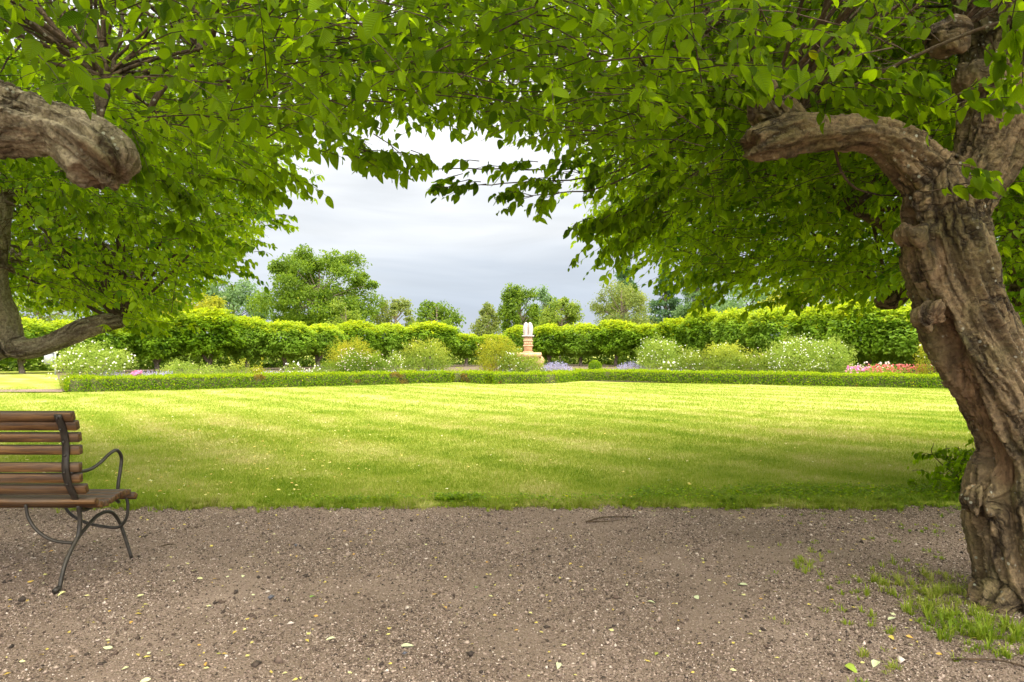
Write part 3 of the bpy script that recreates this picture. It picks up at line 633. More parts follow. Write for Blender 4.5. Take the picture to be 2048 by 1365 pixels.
# ================================================================ canopy sprays
def sprays(O, D, L, nl, size, hi, twigr=.0018, droop=.25, cull=None):
    """K twigs from O along D with nl alternate leaves each -> (leafV,leafF,uv,k),(twigV,twigF)"""
    K = len(O); D = unit(D); tt = (np.arange(nl)+.6)/nl
    def pt(u): return O[:, None]+D[:, None]*(L[:, None]*u)[..., None]+np.array((0, 0, -1.))*(droop*L[:, None]*u**2)[..., None]
    Pp = pt(tt[None]*np.ones((K, 1)))+rng.normal(0, .006, (K, nl, 3))
    side = unit(np.cross(D, np.array((0, 0, 1.)))+rng.normal(0, .15, (K, 3)))
    sg = np.where(np.arange(nl) % 2, 1, -1)[None, :, None]
    ax = side[:, None]*sg*rng.uniform(.4, 1.0, (K, nl, 1))+D[:, None]*rng.uniform(.2, .7, (K, nl, 1))+np.array((0, 0, -1.))*rng.uniform(.15, 1.5, (K, nl, 1))+rng.normal(0, .18, (K, nl, 3))
    nm = np.array((0, 0, 1.))*.7+side[:, None]*sg*.35-D[:, None]*.1+rng.normal(0, .55, (K, nl, 3))
    S = size*np.clip(rng.normal(.92, .24, (K, nl)), .4, 1.4)*(1-.25*(tt[None] > .9))
    dead = rng.random((K, nl)) < .08
    ok = ~dead.ravel()
    if cull is not None: ok &= ~cull(Pp.reshape(-1, 3)+unit(ax.reshape(-1, 3))*size*.6)
    P, A_, N_, S_ = Pp.reshape(-1, 3)[ok], ax.reshape(-1, 3)[ok], nm.reshape(-1, 3)[ok], S.ravel()[ok]
    lv = leaves(hi, P, A_, N_, S_, rng.uniform(.78, 1.12, len(P)))
    base = np.repeat(rng.random(K)[:, None], nl, 1)*.5+rng.random((K, nl))*.5
    rnd = np.repeat(base.ravel()[ok], lv[3])
    # twigs: 3-sided, 4 stations, starting a little behind the origin
    us = np.array([-.25, .1, .45, .75, .98]); Q_ = pt(us[None]*np.ones((K, 1))); B = np.cross(D, side)
    rs = np.array([1.6, 1.3, 1, .7, .35])*twigr; a = np.arange(3)*2*math.pi/3
    TV = Q_[:, :, None]+rs[None, :, None, None]*(np.cos(a)[None, None, :, None]*side[:, None, None]+np.sin(a)[None, None, :, None]*B[:, None, None])
    fq = np.array([(i*3+j, i*3+(j+1) % 3, (i+1)*3+(j+1) % 3, (i+1)*3+j) for i in range(4) for j in range(3)])
    TF = (fq[None]+(np.arange(K)*15)[:, None, None]).reshape(-1, 4)
    return lv, rnd, TV.reshape(-1, 3), TF
def crown(parent, groups, leafmat, branches=(), name='crown', cull=None):
    Vs = []; Fs = []; Us = []; Rs = []; Mi = []; n = 0
    for g in groups:
        if len(g[0]) == 0: continue
        if cull is not None and g[3] == 11:
            tp_ = g[0]+unit(g[1])*g[2][:, None]*.9-np.array((0, 0, .06)); kk = ~(cull(tp_) | cull(g[0]+unit(g[1])*g[2][:, None]*.45)); g = (g[0][kk], g[1][kk], g[2][kk])+tuple(g[3:])
        (V, Fq, U, k), r, TV, TF = sprays(*g, cull=cull if g[3] == 11 else None)
        Vs += [V, TV]; Fs += [Fq+n, TF+n+len(V)]; Us += [U, np.zeros((len(TV), 2))]; Rs += [r, np.zeros(len(TV))]; Mi += [np.zeros(len(Fq)), np.ones(len(TF))]; n += len(V)+len(TV)
    for (p, r) in branches:
        V, Fq = tube(p, r, 6, cap=False); Vs.append(V); Fs.append(Fq+n); Us.append(np.zeros((len(V), 2))); Rs.append(np.zeros(len(V))); Mi.append(np.ones(len(Fq))); n += len(V)
    me = mesh_np(name, np.concatenate(Vs), np.concatenate(Fs), [leafmat, M['twig']], {'rnd': np.concatenate(Rs)}, np.concatenate(Us), True, np.concatenate(Mi))
    print(parent.name, name, 'faces', len(me.polygons)); return link(name, me, parent)
def outline(px, pts):
    a = np.array(pts, float); return np.interp(px, a[:, 0], a[:, 1])
def branchset(starts, n, box, test, r0=.012):
    out = []
    while len(out) < n:
        s = np.array(starts[rng.integers(len(starts))]); e = np.array([rng.uniform(*b) for b in box])
        if not test(e[None])[0]: continue
        v = e-s; L = np.linalg.norm(v); m1_ = s+v*.35+np.array((rng.normal(0, .12), rng.normal(0, .12), .12*L*.6))*L*.4; m2_ = s+v*.7+rng.normal(0, .06, 3)*L
        p = smoothline([s, m1_, m2_, e], 7); q = p+.012*fbm(p*6, 2)[:, None]*np.array((1, .6, 1)); q[0] = s
        if not test(q[8:]).all(): continue
        out.append((q, np.linspace(r0*rng.uniform(.7, 1.6), .003, len(q))))
    return out
def fill(n, box, test): 
    O = np.column_stack([rng.uniform(b[0], b[1], n) for b in box]); return O[test(O)]
def dirs(O, c, up=.0, rnd=.6):
    D = O-np.array(c); D[:, 2] *= .25; D = unit(D)*1.0+rng.normal(0, rnd, D.shape)*np.array((1, 1, .45)); D[:, 2] += up; return D
def lod(O, D, groupset, size=.057, L=(.26, .50)):
    """split by distance/visibility into groups of sprays"""
    px, py = proj(O); vis = (O[:, 1] > .8) & (px > -250) & (px < 2300) & (py > -260)
    near = vis & (O[:, 1] < 4.3); mid = vis & ~near; off = ~vis
    for k, T, nl, sz in ((near, T_HI, 11, size), (mid, T_MID, 11, size), (off, T_LOW, 7, size*1.55)):
        if k.sum(): groupset.append((O[k], D[k], rng.uniform(L[0], L[1], k.sum()), nl, sz, T))
    return groupset

# outline of the near canopy's underside (photo pixels -> a real underside height at each place)
out_front = [(-400, 120), (0, 140), (130, 190), (235, 235), (255, 300), (300, 310), (400, 310), (480, 320), (560, 325), (640, 300), (700, 290), (740, 280), (800, 255), (860, 262), (950, 270), (1050, 275), (1130, 300), (1200, 335), (1300, 350), (1420, 330), (1470, 190), (1600, 165), (1700, 170), (1780, 185), (1860, 200), (1880, 30), (2000, 20), (2040, 170), (2300, 260)]
out_back = [(-400, 330), (0, 350), (235, 370), (400, 360), (480, 335), (560, 330), (640, 300), (740, 285), (780, 258), (860, 265), (950, 270), (1050, 278), (1130, 305), (1180, 370), (1300, 420), (1500, 430), (1800, 430), (2300, 420)]
def t_near(O, m=0):
    px, py = proj(O); f = O[:, 1] < 3.35
    lim = np.where(f, outline(px, out_front), outline(px, out_back))-45*3/np.maximum(O[:, 1], 1)+m
    inv = O[:, 1] > 1.0
    d = np.linalg.norm(O-np.array((0, 0, H)), axis=1)
    return np.where(inv, py < lim, O[:, 2] > 2.35) & (d > 2.25)
def dome(O, c, rad):   # inside an upper dome
    q = (O-np.array(c))/np.array(rad); return (q**2).sum(1) < 1+.25*fbm(O*.9, 2)
def cull_near(P):
    px, py = proj(P); Y = P[:, 1]; lim = np.where(Y < 3.3, outline(px, out_front), outline(px, out_back)); r_ = rng.random(len(P))
    c = (Y > .8) & (py > lim+18)
    c |= (Y < 3.35) & (px > 1462) & (px < 1790) & (py > 205) & (py < 420) & (Y > .8)
    c |= (Y < 3.2) & (Y > .8) & (px > 1790) & (py > 225) & (r_ < .97)
    c |= (Y < 3.1) & (Y > .8) & (px > 1850) & (py > 40) & (py <= 225) & (r_ < .6)
    c |= (Y < 2.95) & (Y > .8) & (px < 262) & (py > outline(px, [(-300, 160), (0, 150), (130, 200), (235, 245), (262, 300)]))
    c |= (Y < 3.1) & (Y > .8) & (px > 70) & (px < 330) & (py > -60) & (py < 170) & (r_ < .22)
    return c
# right crown
boxR = ((-1.4, 7.5), (-2.8, 6.6), (1.9, 4.9)); cR = (2.4, 3.3, 2.2)
okR = lambda O: t_near(O) & dome(O, (2.9, 2.2, 1.9), (4.5, 4.7, 2.9))
O = fill(30000, boxR, okR); px, py = proj(O)
vis = (O[:, 1] > .8) & (px > -200) & (px < 2250) & (py > -250)
O = O[vis | (rng.random(len(O)) < .30)]  # unseen sprays outside the frame shade the path, thinned to admit more light
Ox = fill(26000, ((.6, 3.6), (3.35, 4.6), (2.3, 4.2)), lambda O: t_near(O)); qx, qy = proj(Ox); Ox = Ox[(qx > 1380) & (qx < 1920) & (qy > -120) & (qy < 225)][:1100]
O = np.concatenate([O, Ox]); gs = lod(O, dirs(O, cR), [])
# long leafy branches drooping into the gap of sky
def strand(p0, p1, n, r=.05, sag=.03, size=.062, T=T_HI, nl=9):
    p0, p1 = np.array(p0), np.array(p1); u = rng.random(n); P = p0+(p1-p0)*u[:, None]+rng.normal(0, r, (n, 3))*np.array((1, 1, .35)); P[:, 2] -= sag*np.sin(u*math.pi)
    D = (p1-p0)[None]+rng.normal(0, .4, (n, 3))*np.linalg.norm(p1-p0)*np.array((1, 1, .4)); return (P, D, rng.uniform(.10, .20, n), nl, size, T)
for a, b, Y0, Y1, n in (((1180, 318), (770, 330), 4.0, 3.6, 17), ((1230, 335), (880, 370), 4.0, 3.6, 15), ((1230, 355), (1045, 388), 3.9, 3.7, 9), ((640, 290), (770, 300), 2.9, 2.8, 6),
                      ((1340, 375), (1190, 440), 4.1, 4.0, 34), ((1350, 415), (1215, 485), 4.4, 4.3, 28), ((1480, 130), (1540, 150), 2.8, 2.7, 8), ((1620, 150), (1700, 165), 2.8, 2.8, 8), ((1760, 140), (1850, 175), 2.7, 2.7, 12), ((1900, 200), (1990, 170), 2.6, 2.6, 8), ((1910, 350), (1975, 350), 2.95, 2.95, 5), ((1990, 10), (2060, 120), 2.3, 2.4, 8), ((700, 250), (830, 310), 3.4, 3.2, 7)):
    gs.append(strand(W(*a, Y0), W(*b, Y1), n))
stR = [W(1500, 240, 3.25), W(1545, 190, 3.25), W(1600, 220, 3.3), W(1990, -60, 3.4), W(1900, 70, 3.25), W(2160, -70, 3.5)]
brR = branchset(stR+[W(1300, 150, 3.4), W(1700, 20, 3.6), W(1250, 60, 3.8)], 75, boxR, lambda P: t_near(P, 20), .008)
for a, b, Y0, Y1 in (((1180, 330), (790, 338), 4.0, 3.6), ((1230, 345), (870, 376), 4.0, 3.6), ((1230, 365), (1030, 396), 3.9, 3.7), ((1330, 380), (1170, 450), 4.1, 4.0)):
    p = smoothline([W(a[0]+170, a[1]-95, Y0+.3), W(*a, Y0), W((a[0]+b[0])/2, (a[1]+b[1])/2+4, (Y0+Y1)/2), W(*b, Y1)], 8); brR.append((p+.012*fbm(p*7, 2)[:, None]*np.array((.5, 1, 1)), np.linspace(.007, .002, len(p))))
crown(tR, gs, M['leaf_near'], brR, cull=cull_near)
# left crown
boxL = ((-8.5, .6), (-2.8, 6.0), (1.9, 4.9)); cL = (-3.0, 3.0, 2.2)
okL = lambda O: t_near(O) & dome(O, (-3.6, 2.0, 1.9), (4.4, 4.3, 2.9))
O = fill(29500, boxL, okL); px, py = proj(O)
vis = (O[:, 1] > .8) & (px > -200) & (px < 2250) & (py > -250)
O = O[vis | (rng.random(len(O)) < .30)]  # out-of-frame part of this crown serves as shade, thinned for brighter ground
gs = lod(O, dirs(O, cL), [])
for a, b, Y0, Y1, n in (((540, 320), (600, 350), 3.1, 3.1, 6), ((640, 290), (770, 300), 2.9, 2.8, 7), ((280, 330), (400, 400), 4.2, 4.2, 26), ((250, 400), (420, 470), 4.6, 4.6, 22), ((90, 340), (240, 440), 4.3, 4.3, 22), ((230, 240), (250, 290), 3.0, 3.0, 10), ((330, 330), (480, 350), 3.9, 3.7, 20)):
    gs.append(strand(W(*a, Y0), W(*b, Y1), n))
stL = [W(190, 150, 3.1), W(205, 140, 3.15), W(225, 150, 3.1), W(215, 135, 3.2)]
brL = branchset(stL+[W(420, 120, 3.4), W(60, 60, 3.6), W(540, 60, 3.5)], 38, boxL, lambda P: t_near(P, 20), .009)
hub = W(200, 240, 2.95)
for e in ((150, -60), (200, -80), (240, -60), (300, 60), (90, -40), (350, 90), (420, 120), (20, 40), (60, 120), (560, 195), (540, 95), (640, 160), (340, 250)):
    e3 = W(e[0], e[1], 3.0+rng.uniform(-.2, .5)); m_ = W((e[0]+215)/2+rng.uniform(-25, 25), (e[1]+140)/2+rng.uniform(-20, 15), 3.1); p = smoothline([hub, W(212, 160, 3.05), m_, e3], 7)
    brL.append((p, np.linspace(.013, .005, len(p))))
brL.append((smoothline([W(330, 120, 3.0), W(335, 160, 3.05), W(310, 200, 3.0), W(300, 225, 3.0)], 6), np.linspace(.017, .013, 19)))
crown(tL, gs, M['leaf_near'], brL, cull=cull_near)
# left middle crown
out_M = [(-300, 650), (0, 600), (60, 610), (150, 625), (230, 650), (300, 655), (360, 630), (390, 600), (450, 540), (490, 500), (520, 470), (545, 430), (575, 380), (590, 330), (600, 200)]
def t_M(O):
    px, py = proj(O); return (py < outline(px, out_M)-14) & (px < 590-10) & (px > -500) & (py > 100)
boxM = ((-8.5, -1.6), (4.6, 8.6), (1.2, 4.6)); O = fill(16000, boxM, lambda O: t_M(O) & dome(O, (-4.6, 6.3, 1.6), (3.0, 2.4, 3.0)))
px, py = proj(O); O = O[(py > 650-1e9)]
gs = []; gs.append((O, dirs(O, (-5.2, 6.2, 2.4)), rng.uniform(.3, .5, len(O)), 11, .062, T_MID))
for a, b, n in (((440, 400), (570, 375), 16), ((420, 450), (540, 425), 18), ((400, 490), (510, 490), 16), ((380, 540), (470, 540), 16), ((250, 650), (340, 650), 14), ((480, 340), (580, 350), 14)):
    gs.append(strand(W(*a, 5.6), W(*b, 5.6), n, .1, .0, .06, T_MID, 10))
def cull_M(P):
    px, py = proj(P); c = (px < 250) & (py > outline(px, [(-300, 640), (0, 640), (60, 650), (110, 650), (170, 625), (215, 618), (250, 622)])) & (P[:, 1] < 6.4)
    c |= (px > -60) & (px < 34) & (py > 385) & (P[:, 1] < 6.1)
    return c | (py > outline(px, out_M)+14)
crown(tM, gs, M['leaf_mid'], branchset([W(250, 560, 6.3), W(5, 400, 6), W(240, 645, 6.0)], 40, boxM, t_M, .012), cull=cull_M)
# right middle crown
out_N = [(1170, 340), (1200, 400), (1225, 455), (1280, 490), (1340, 515), (1395, 540), (1450, 565), (1490, 580), (1520, 555), (1600, 575), (1700, 595), (1800, 605), (1850, 585), (1900, 600), (2000, 620), (2020, 760), (2080, 820), (2400, 800)]
def t_N(O):
    px, py = proj(O); return (py < outline(px, out_N)-16) & (px > 1210)
boxN = ((.6, 8.5), (4.4, 8.8), (1.1, 4.8)); O = fill(21000, boxN, lambda O: t_N(O) & dome(O, (3.8, 6.4, 1.7), (3.3, 2.4, 2.8)))
gs = [(O, dirs(O, (4.4, 6.4, 2.4)), rng.uniform(.3, .55, len(O)), 12, .064, T_MID)]
for a, b, n in (((1280, 460), (1200, 485), 10), ((1330, 505), (1250, 520), 10), ((1430, 545), (1350, 560), 12), ((1480, 560), (1420, 600), 14), ((1650, 580), (1550, 600), 14)):
    gs.append(strand(W(*a, 5.4), W(*b, 5.4), n, .1, 0, .062, T_MID, 10))
crown(tN, gs, M['leaf_mid'], branchset([W(1780, 590, 5.9), W(2056, 440, 6.2), W(1700, 420, 5.0)], 45, boxN, t_N, .012))

# sapling growing at the foot of the right trunk
tS = thing('hornbeam_sapling', tuple(G(1960, 990)), 'dark leafy shoots sprouting beside the right trunk at the lawn edge', 'shrub')
g = G(1960, 990); n = 120
O = np.column_stack([g[0]+rng.normal(-.06, .15, n), g[1]+rng.normal(0, .15, n), rng.uniform(.03, .38, n)]); D = np.column_stack([rng.normal(-.7, .5, n), rng.normal(-.2, .5, n), rng.normal(.25, .3, n)])
brs = [(smoothline([(g[0], g[1], 0), (g[0]-.1*k, g[1]+.04*k, .2+.03*k), (g[0]-.12*k-.08, g[1]-.03*k, .38+.02*k)], 5), np.linspace(.006, .002, 11)) for k in range(4)]
crown(tS, [(O, D, rng.uniform(.10, .20, n), 7, .058, T_HI)], M['leaf_near'], brs, 'foliage')

# ================================================================ park bench
bx = thing('park_bench', (-3.05, 3.7, 0), 'park bench with brown wooden slats and curved iron frame facing the lawn', 'bench')
XR, XL = -2.26, -3.84
def mir(p): return np.array([XL-(p[0]-XR), p[1], p[2]])
strap = [(3.394, .877), (3.443, .784), (3.459, .693), (3.455, .593), (3.482, .511), (3.53, .437), (3.558, .392)]
rear = [(3.558, .392), (3.571, .311), (3.558, .235), (3.52, .194), (3.451, .113), (3.405, 0.0)]
for sgn in (0, 1):
    f = (lambda p: np.array(p)) if sgn == 0 else mir
    b_ = MB()
    sp = smoothline([f((XR, y, z)) for y, z in strap], 5)
    # flat iron strap, 34 mm wide x 9 mm
    Tn = unit(np.gradient(sp, axis=0)); Nn = unit(np.cross(Tn, (1., 0, 0))); V = []
    for p, nn in zip(sp, Nn):
        for (a, c_) in ((-.017, -.005), (.017, -.005), (.017, .005), (-.017, .005)): V.append(p+np.array((a, 0, 0))+nn*c_)
    Fq = [(i*4+j, i*4+(j+1) % 4, i*4+4+(j+1) % 4, i*4+4+j) for i in range(len(sp)-1) for j in range(4)]+[(0, 3, 2, 1), (len(V)-4, len(V)-3, len(V)-2, len(V)-1)]
    b_.add(V, Fq)
    # seat bearer under the seat slats
    b_.tube([f((XR, y, z)) for y, z in ((3.55, .400), (3.58, .362), (3.64, .352), (3.75, .368), (3.86, .362), (3.925, .325))], .010, 8, 5)
    fr = b_.build('side_frame', M['iron'], bx, True)
    for z, y in ((.86, 3.40), (.80, 3.425), (.735, 3.447), (.665, 3.457), (.58, 3.455), (.515, 3.478)):
        b_ = MB(); b_.add(*tube([f((XR, y-.007, z)), f((XR, y-.014, z))], .006, 8)); bo = b_.build('bolt', M['iron'], fr); bo.location = (0, 0, 0)
    b_ = MB(); b_.tube([f((XR, y, z)) for y, z in rear], [.0115, .0115, .0115, .0105, .0105, .0105], 10, 6)
    b_.add(*tube([f((XR, 3.405, .012)), f((XR-.0, 3.37, .006))], .014, 8)); b_.build('leg', M['iron'], bx, True)
    b_ = MB(); b_.tube([f(p) for p in ((XR, 3.545, .215), (XR, 3.634, .262), (XR, 3.735, .298), (XR, 3.845, .286), (-2.25, 3.91, .216), (-2.22, 3.925, .106), (-2.19, 3.93, 0.0))], .0095, 10, 6); b_.build('leg', M['iron'], bx, True)
    b_ = MB(); b_.tube([f(p) for p in ((-2.245, 3.47, .575), (-2.235, 3.60, .566), (-2.235, 3.70, .585), (-2.235, 3.79, .622), (-2.235, 3.86, .632), (-2.235, 3.905, .59), (-2.235, 3.90, .53), (-2.235, 3.875, .44), (-2.235, 3.87, .385))], .0095, 10, 6); b_.build('armrest', M['iron'], bx, True)
    b_ = MB(); b_.tube([f(p) for p in ((-2.515, 3.53, .40), (-2.50, 3.53, .33), (-2.45, 3.53, .26), (-2.37, 3.53, .213), (-2.27, 3.53, .20))], .0085, 10, 6); b_.build('brace', M['iron'], bx, True)
    b_ = MB(); b_.tube([f(p) for p in ((-2.58, 3.90, .36), (-2.53, 3.90, .27), (-2.44, 3.90, .215), (-2.33, 3.90, .19), (-2.245, 3.90, .188), (-2.205, 3.905, .24), (-2.20, 3.91, .31), (-2.21, 3.91, .36))], .0085, 10, 6); b_.build('brace', M['iron'], bx, True)
x0, x1 = -2.165, XL-(-2.165-XR); Lx = x0-x1; xc = (x0+x1)/2
def slat(nm, y, z, ang, h, th):
    dx_ = .035 if nm == 'backrest_slat' else 0
    ca, sa = math.cos(ang), math.sin(ang); rot = np.array([(1, 0, 0), (0, ca, -sa), (0, sa, ca)])
    b_ = MB(); b_.box((xc+rng.normal(0, .004), y, z), (Lx-2*dx_, th, h), rot, .0035); b_.build(nm, M['wood'], bx)
# backrest slats (in front of the strap)
for py_, px_ in ((832, 143), (851, 155), (876, 161), (902, 164), (937, 164), (960, 165), (984, 171)):
    z = H-(py_-700)/F*3.45; y = float(np.interp(z, [.392, .437, .511, .593, .693, .784, .877], [3.558, 3.53, 3.482, 3.455, 3.459, 3.443, 3.394]))+.030
    k = {832: .42, 851: .36, 876: .18, 902: .08, 937: -.02, 960: .06, 984: .35}[py_]
    slat('backrest_slat', y, z, k*.8, .047, .034)
for (y, z, ang) in ((3.55, .410, .75), (3.605, .385, 1.2), (3.655, .380, 1.45), (3.705, .388, 1.7), (3.755, .396, 1.72), (3.805, .401, 1.68), (3.865, .394, 1.35), (3.925, .362, 1.05)):
    slat('seat_slat', y, z, ang, .042, .034)

# ================================================================ box hedges
def hbase(px): return outline(px, [(125, 788), (930, 767), (985, 770), (1100, 770), (1150, 765.5), (1210, 764.5), (1910, 781)])
def hedge(pts, label, width=.62, height=.40, dens=2600, ends=True):
    pts = np.array(pts, float); seg = np.linalg.norm(np.diff(pts, axis=0), axis=1); cum = np.concatenate([[0], np.cumsum(seg)]); Lt = cum[-1]
    o = thing('box_hedge', (pts[0][0], pts[0][1], 0), label, 'hedge', 'low clipped box hedges edging the flower bed')
    n = int(Lt*dens); s = rng.random(n)*Lt; c = np.column_stack([np.interp(s, cum, pts[:, 0]), np.interp(s, cum, pts[:, 1])])
    c2 = np.column_stack([np.interp(s+.05, cum, pts[:, 0]), np.interp(s+.05, cum, pts[:, 1])]); c1 = np.column_stack([np.interp(s-.05, cum, pts[:, 0]), np.interp(s-.05, cum, pts[:, 1])])
    tg = unit(c2-c1); nr = np.column_stack([tg[:, 1], -tg[:, 0]])     # towards viewer side
    u = rng.random(n)*(height*2+width); off = np.empty(n); z = np.empty(n); N = np.zeros((n, 3))
    a = u < height; b = (u >= height) & (u < height+width); d = u >= height+width
    off[a] = width/2; z[a] = u[a]; N[a, :2] = nr[a]
    off[b] = width/2-(u[b]-height); z[b] = height; N[b, 2] = 1
    off[d] = -width/2; z[d] = u[d]-height-width; N[d, :2] = -nr[d]
    r = .09; corner = np.clip(z-(height-r), 0, r)*np.clip(np.abs(off)-(width/2-r), 0, r)/r/r
    P = np.column_stack([c+nr*off[:, None], z]); bump = .05*fbm(P*np.array((1.8, 1.8, 2.5)), 3)+rng.normal(0, .02, n)-corner*.035; P += N*bump[:, None]; P[:, 2] = np.maximum(P[:, 2], .02)
    e_ = rng.random(n) < .9/Lt*.5; e_ &= np.ones(n, bool); s0 = rng.random(n) < .5; ed = np.where(s0[:, None], pts[0][None], pts[-1][None]); et = np.where(s0[:, None], -unit(pts[1]-pts[0])[None], unit(pts[-1]-pts[-2])[None])
    pe = np.column_stack([ed+np.column_stack([et[:, 1], -et[:, 0]])*rng.uniform(-.5, .5, (n, 1))*width+et*rng.normal(0, .02, (n, 1)), rng.random(n)*height]); P[e_] = pe[e_]; N[e_] = np.column_stack([et, np.zeros(n)])[e_]
    sp = rng.random(n) < .04; P[sp & b, 2] += rng.uniform(0, .05, (sp & b).sum())
    D = N*.5+rng.normal(0, .6, (n, 3))+np.array((0, 0, .45)); Nn = N+rng.normal(0, .55, (n, 3))+np.array((0, 0, .4))
    V, Fq, U, k = leaves(T_LOW, P, D, Nn, rng.uniform(.03, .062, n), np.full(n, 1.3))
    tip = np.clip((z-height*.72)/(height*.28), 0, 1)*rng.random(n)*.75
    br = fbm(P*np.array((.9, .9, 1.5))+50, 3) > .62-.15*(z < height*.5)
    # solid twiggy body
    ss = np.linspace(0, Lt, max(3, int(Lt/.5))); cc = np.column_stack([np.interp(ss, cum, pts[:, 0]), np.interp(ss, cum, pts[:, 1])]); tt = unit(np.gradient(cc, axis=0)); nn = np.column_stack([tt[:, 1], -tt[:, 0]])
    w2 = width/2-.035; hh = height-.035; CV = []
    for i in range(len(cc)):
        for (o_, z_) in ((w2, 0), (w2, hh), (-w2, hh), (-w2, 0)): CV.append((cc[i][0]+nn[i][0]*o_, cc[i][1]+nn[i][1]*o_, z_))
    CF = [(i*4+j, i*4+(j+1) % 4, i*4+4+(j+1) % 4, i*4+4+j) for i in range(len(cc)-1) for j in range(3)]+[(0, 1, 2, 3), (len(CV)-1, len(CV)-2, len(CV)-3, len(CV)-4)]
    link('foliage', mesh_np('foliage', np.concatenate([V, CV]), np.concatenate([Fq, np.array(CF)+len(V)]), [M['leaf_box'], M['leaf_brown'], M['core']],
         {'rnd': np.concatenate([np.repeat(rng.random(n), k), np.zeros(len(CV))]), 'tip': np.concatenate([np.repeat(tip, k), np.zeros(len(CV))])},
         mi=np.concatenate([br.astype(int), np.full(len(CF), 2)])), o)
    return o
def hp(px, back=0):
    g = G(px, float(hbase(px))); return (g[0], g[1]+.31+back)
hedge([hp(100, 1.3), hp(108, .9), hp(120, .5), hp(140, .15), hp(180), hp(300), hp(500), hp(700), hp(893)], 'long low box hedge on the left, running from the side path to the middle', height=.41)
hedge([hp(900, .25), hp(932, .25)], 'short piece of box hedge between the long left hedge and the stepped middle', height=.38)
hedge([hp(936, .1), hp(982, -.05)], 'short stepped box hedge left of the forward middle hedge', height=.39)
hedge([hp(988, -.05), hp(1095, -.05), hp(1148, .1)], 'middle box hedge standing forward in front of the stone monument', height=.38)
hedge([hp(1152, .1), hp(1215), hp(1500), hp(1700), hp(1930), hp(2080)], 'long low box hedge on the right, ending behind the gnarled trunk', height=.41)

# ---------------------------------------------------------------- flower bed ground
V = []
for px in (110, 300, 600, 900, 1150, 1500, 1900, 2150):
    a = hp(px); V.append((a[0], a[1], .055)); yy = float(outline(px, [(110, 33), (450, 37), (600, 41), (900, 48), (1100, 50), (1300, 46), (1500, 39), (1700, 31), (2150, 25)]))+9; V.append(((px-1024)/F*yy, yy, .055))
Q = np.array([(i*2, i*2+2, i*2+3, i*2+1) for i in range(7)]); tag(link('flower_bed_soil', mesh_np('flower_bed_soil', np.array(V), Q, M['soil'])), kind='structure')

# ================================================================ shrubs, roses, perennials
def blob(n, c, rad, noise=.25, shell=.35, flat=1.0, seed=0, cut=-.9):
    """points near the surface of a lumpy ellipsoid with outward normals"""
    d = unit(rng.normal(size=(n, 3))); d = d[d[:, 2] > cut]; q = 1+noise*fbm(d*2.3+seed, 3)+noise*.3*fbm(d*7+seed, 2)
    r = 1-shell*rng.random(len(d))**1.6; return np.asarray(c)+d*np.asarray(rad)*(q*r)[:, None], d
def foliage_mesh(name, P, Nrm, size, mt, tip=None, asp=1.2, droop=.3, T=T_LOW):
    n = len(P); D = Nrm*.6+rng.normal(0, .5, (n, 3)); D[:, 2] -= droop; N_ = Nrm*.7+rng.normal(0, .45, (n, 3)); N_[:, 2] += .6
    V, Fq, U, k = leaves(T, P, D, N_, size*rng.uniform(.6, 1.3, n), np.full(n, asp))
    cl_ = np.clip(.5+.9*fbm(P*1.7+9, 2), 0, 1)*.55+rng.random(n)*.45
    return mesh_np(name, V, Fq, mt, {'rnd': np.repeat(cl_, k), 'tip': np.repeat(np.zeros(n) if tip is None else tip, k)})
def blossoms(P, size, mt, parent, name='blossom'):
    n = len(P); Vs = []; Fs = []; Rs = []; m = 0
    for a in range(3):
        D = rng.normal(size=(n, 3)); N_ = rng.normal(0, .6, (n, 3))+np.array((0, -.6, .7)); V, Fq, U, k = leaves(T_LOW, P-unit(D)*size*.5, D, N_, np.full(n, size)*rng.uniform(.7, 1.2, n), np.full(n, 1.7))
        Vs.append(V); Fs.append(Fq+m); m += len(V); Rs.append(np.repeat(rng.random(n), k))
    o = link(name, mesh_np(name, np.concatenate(Vs), np.concatenate(Fs), mt, {'rnd': np.concatenate(Rs)}), parent); o['kind'] = 'stuff'; return o
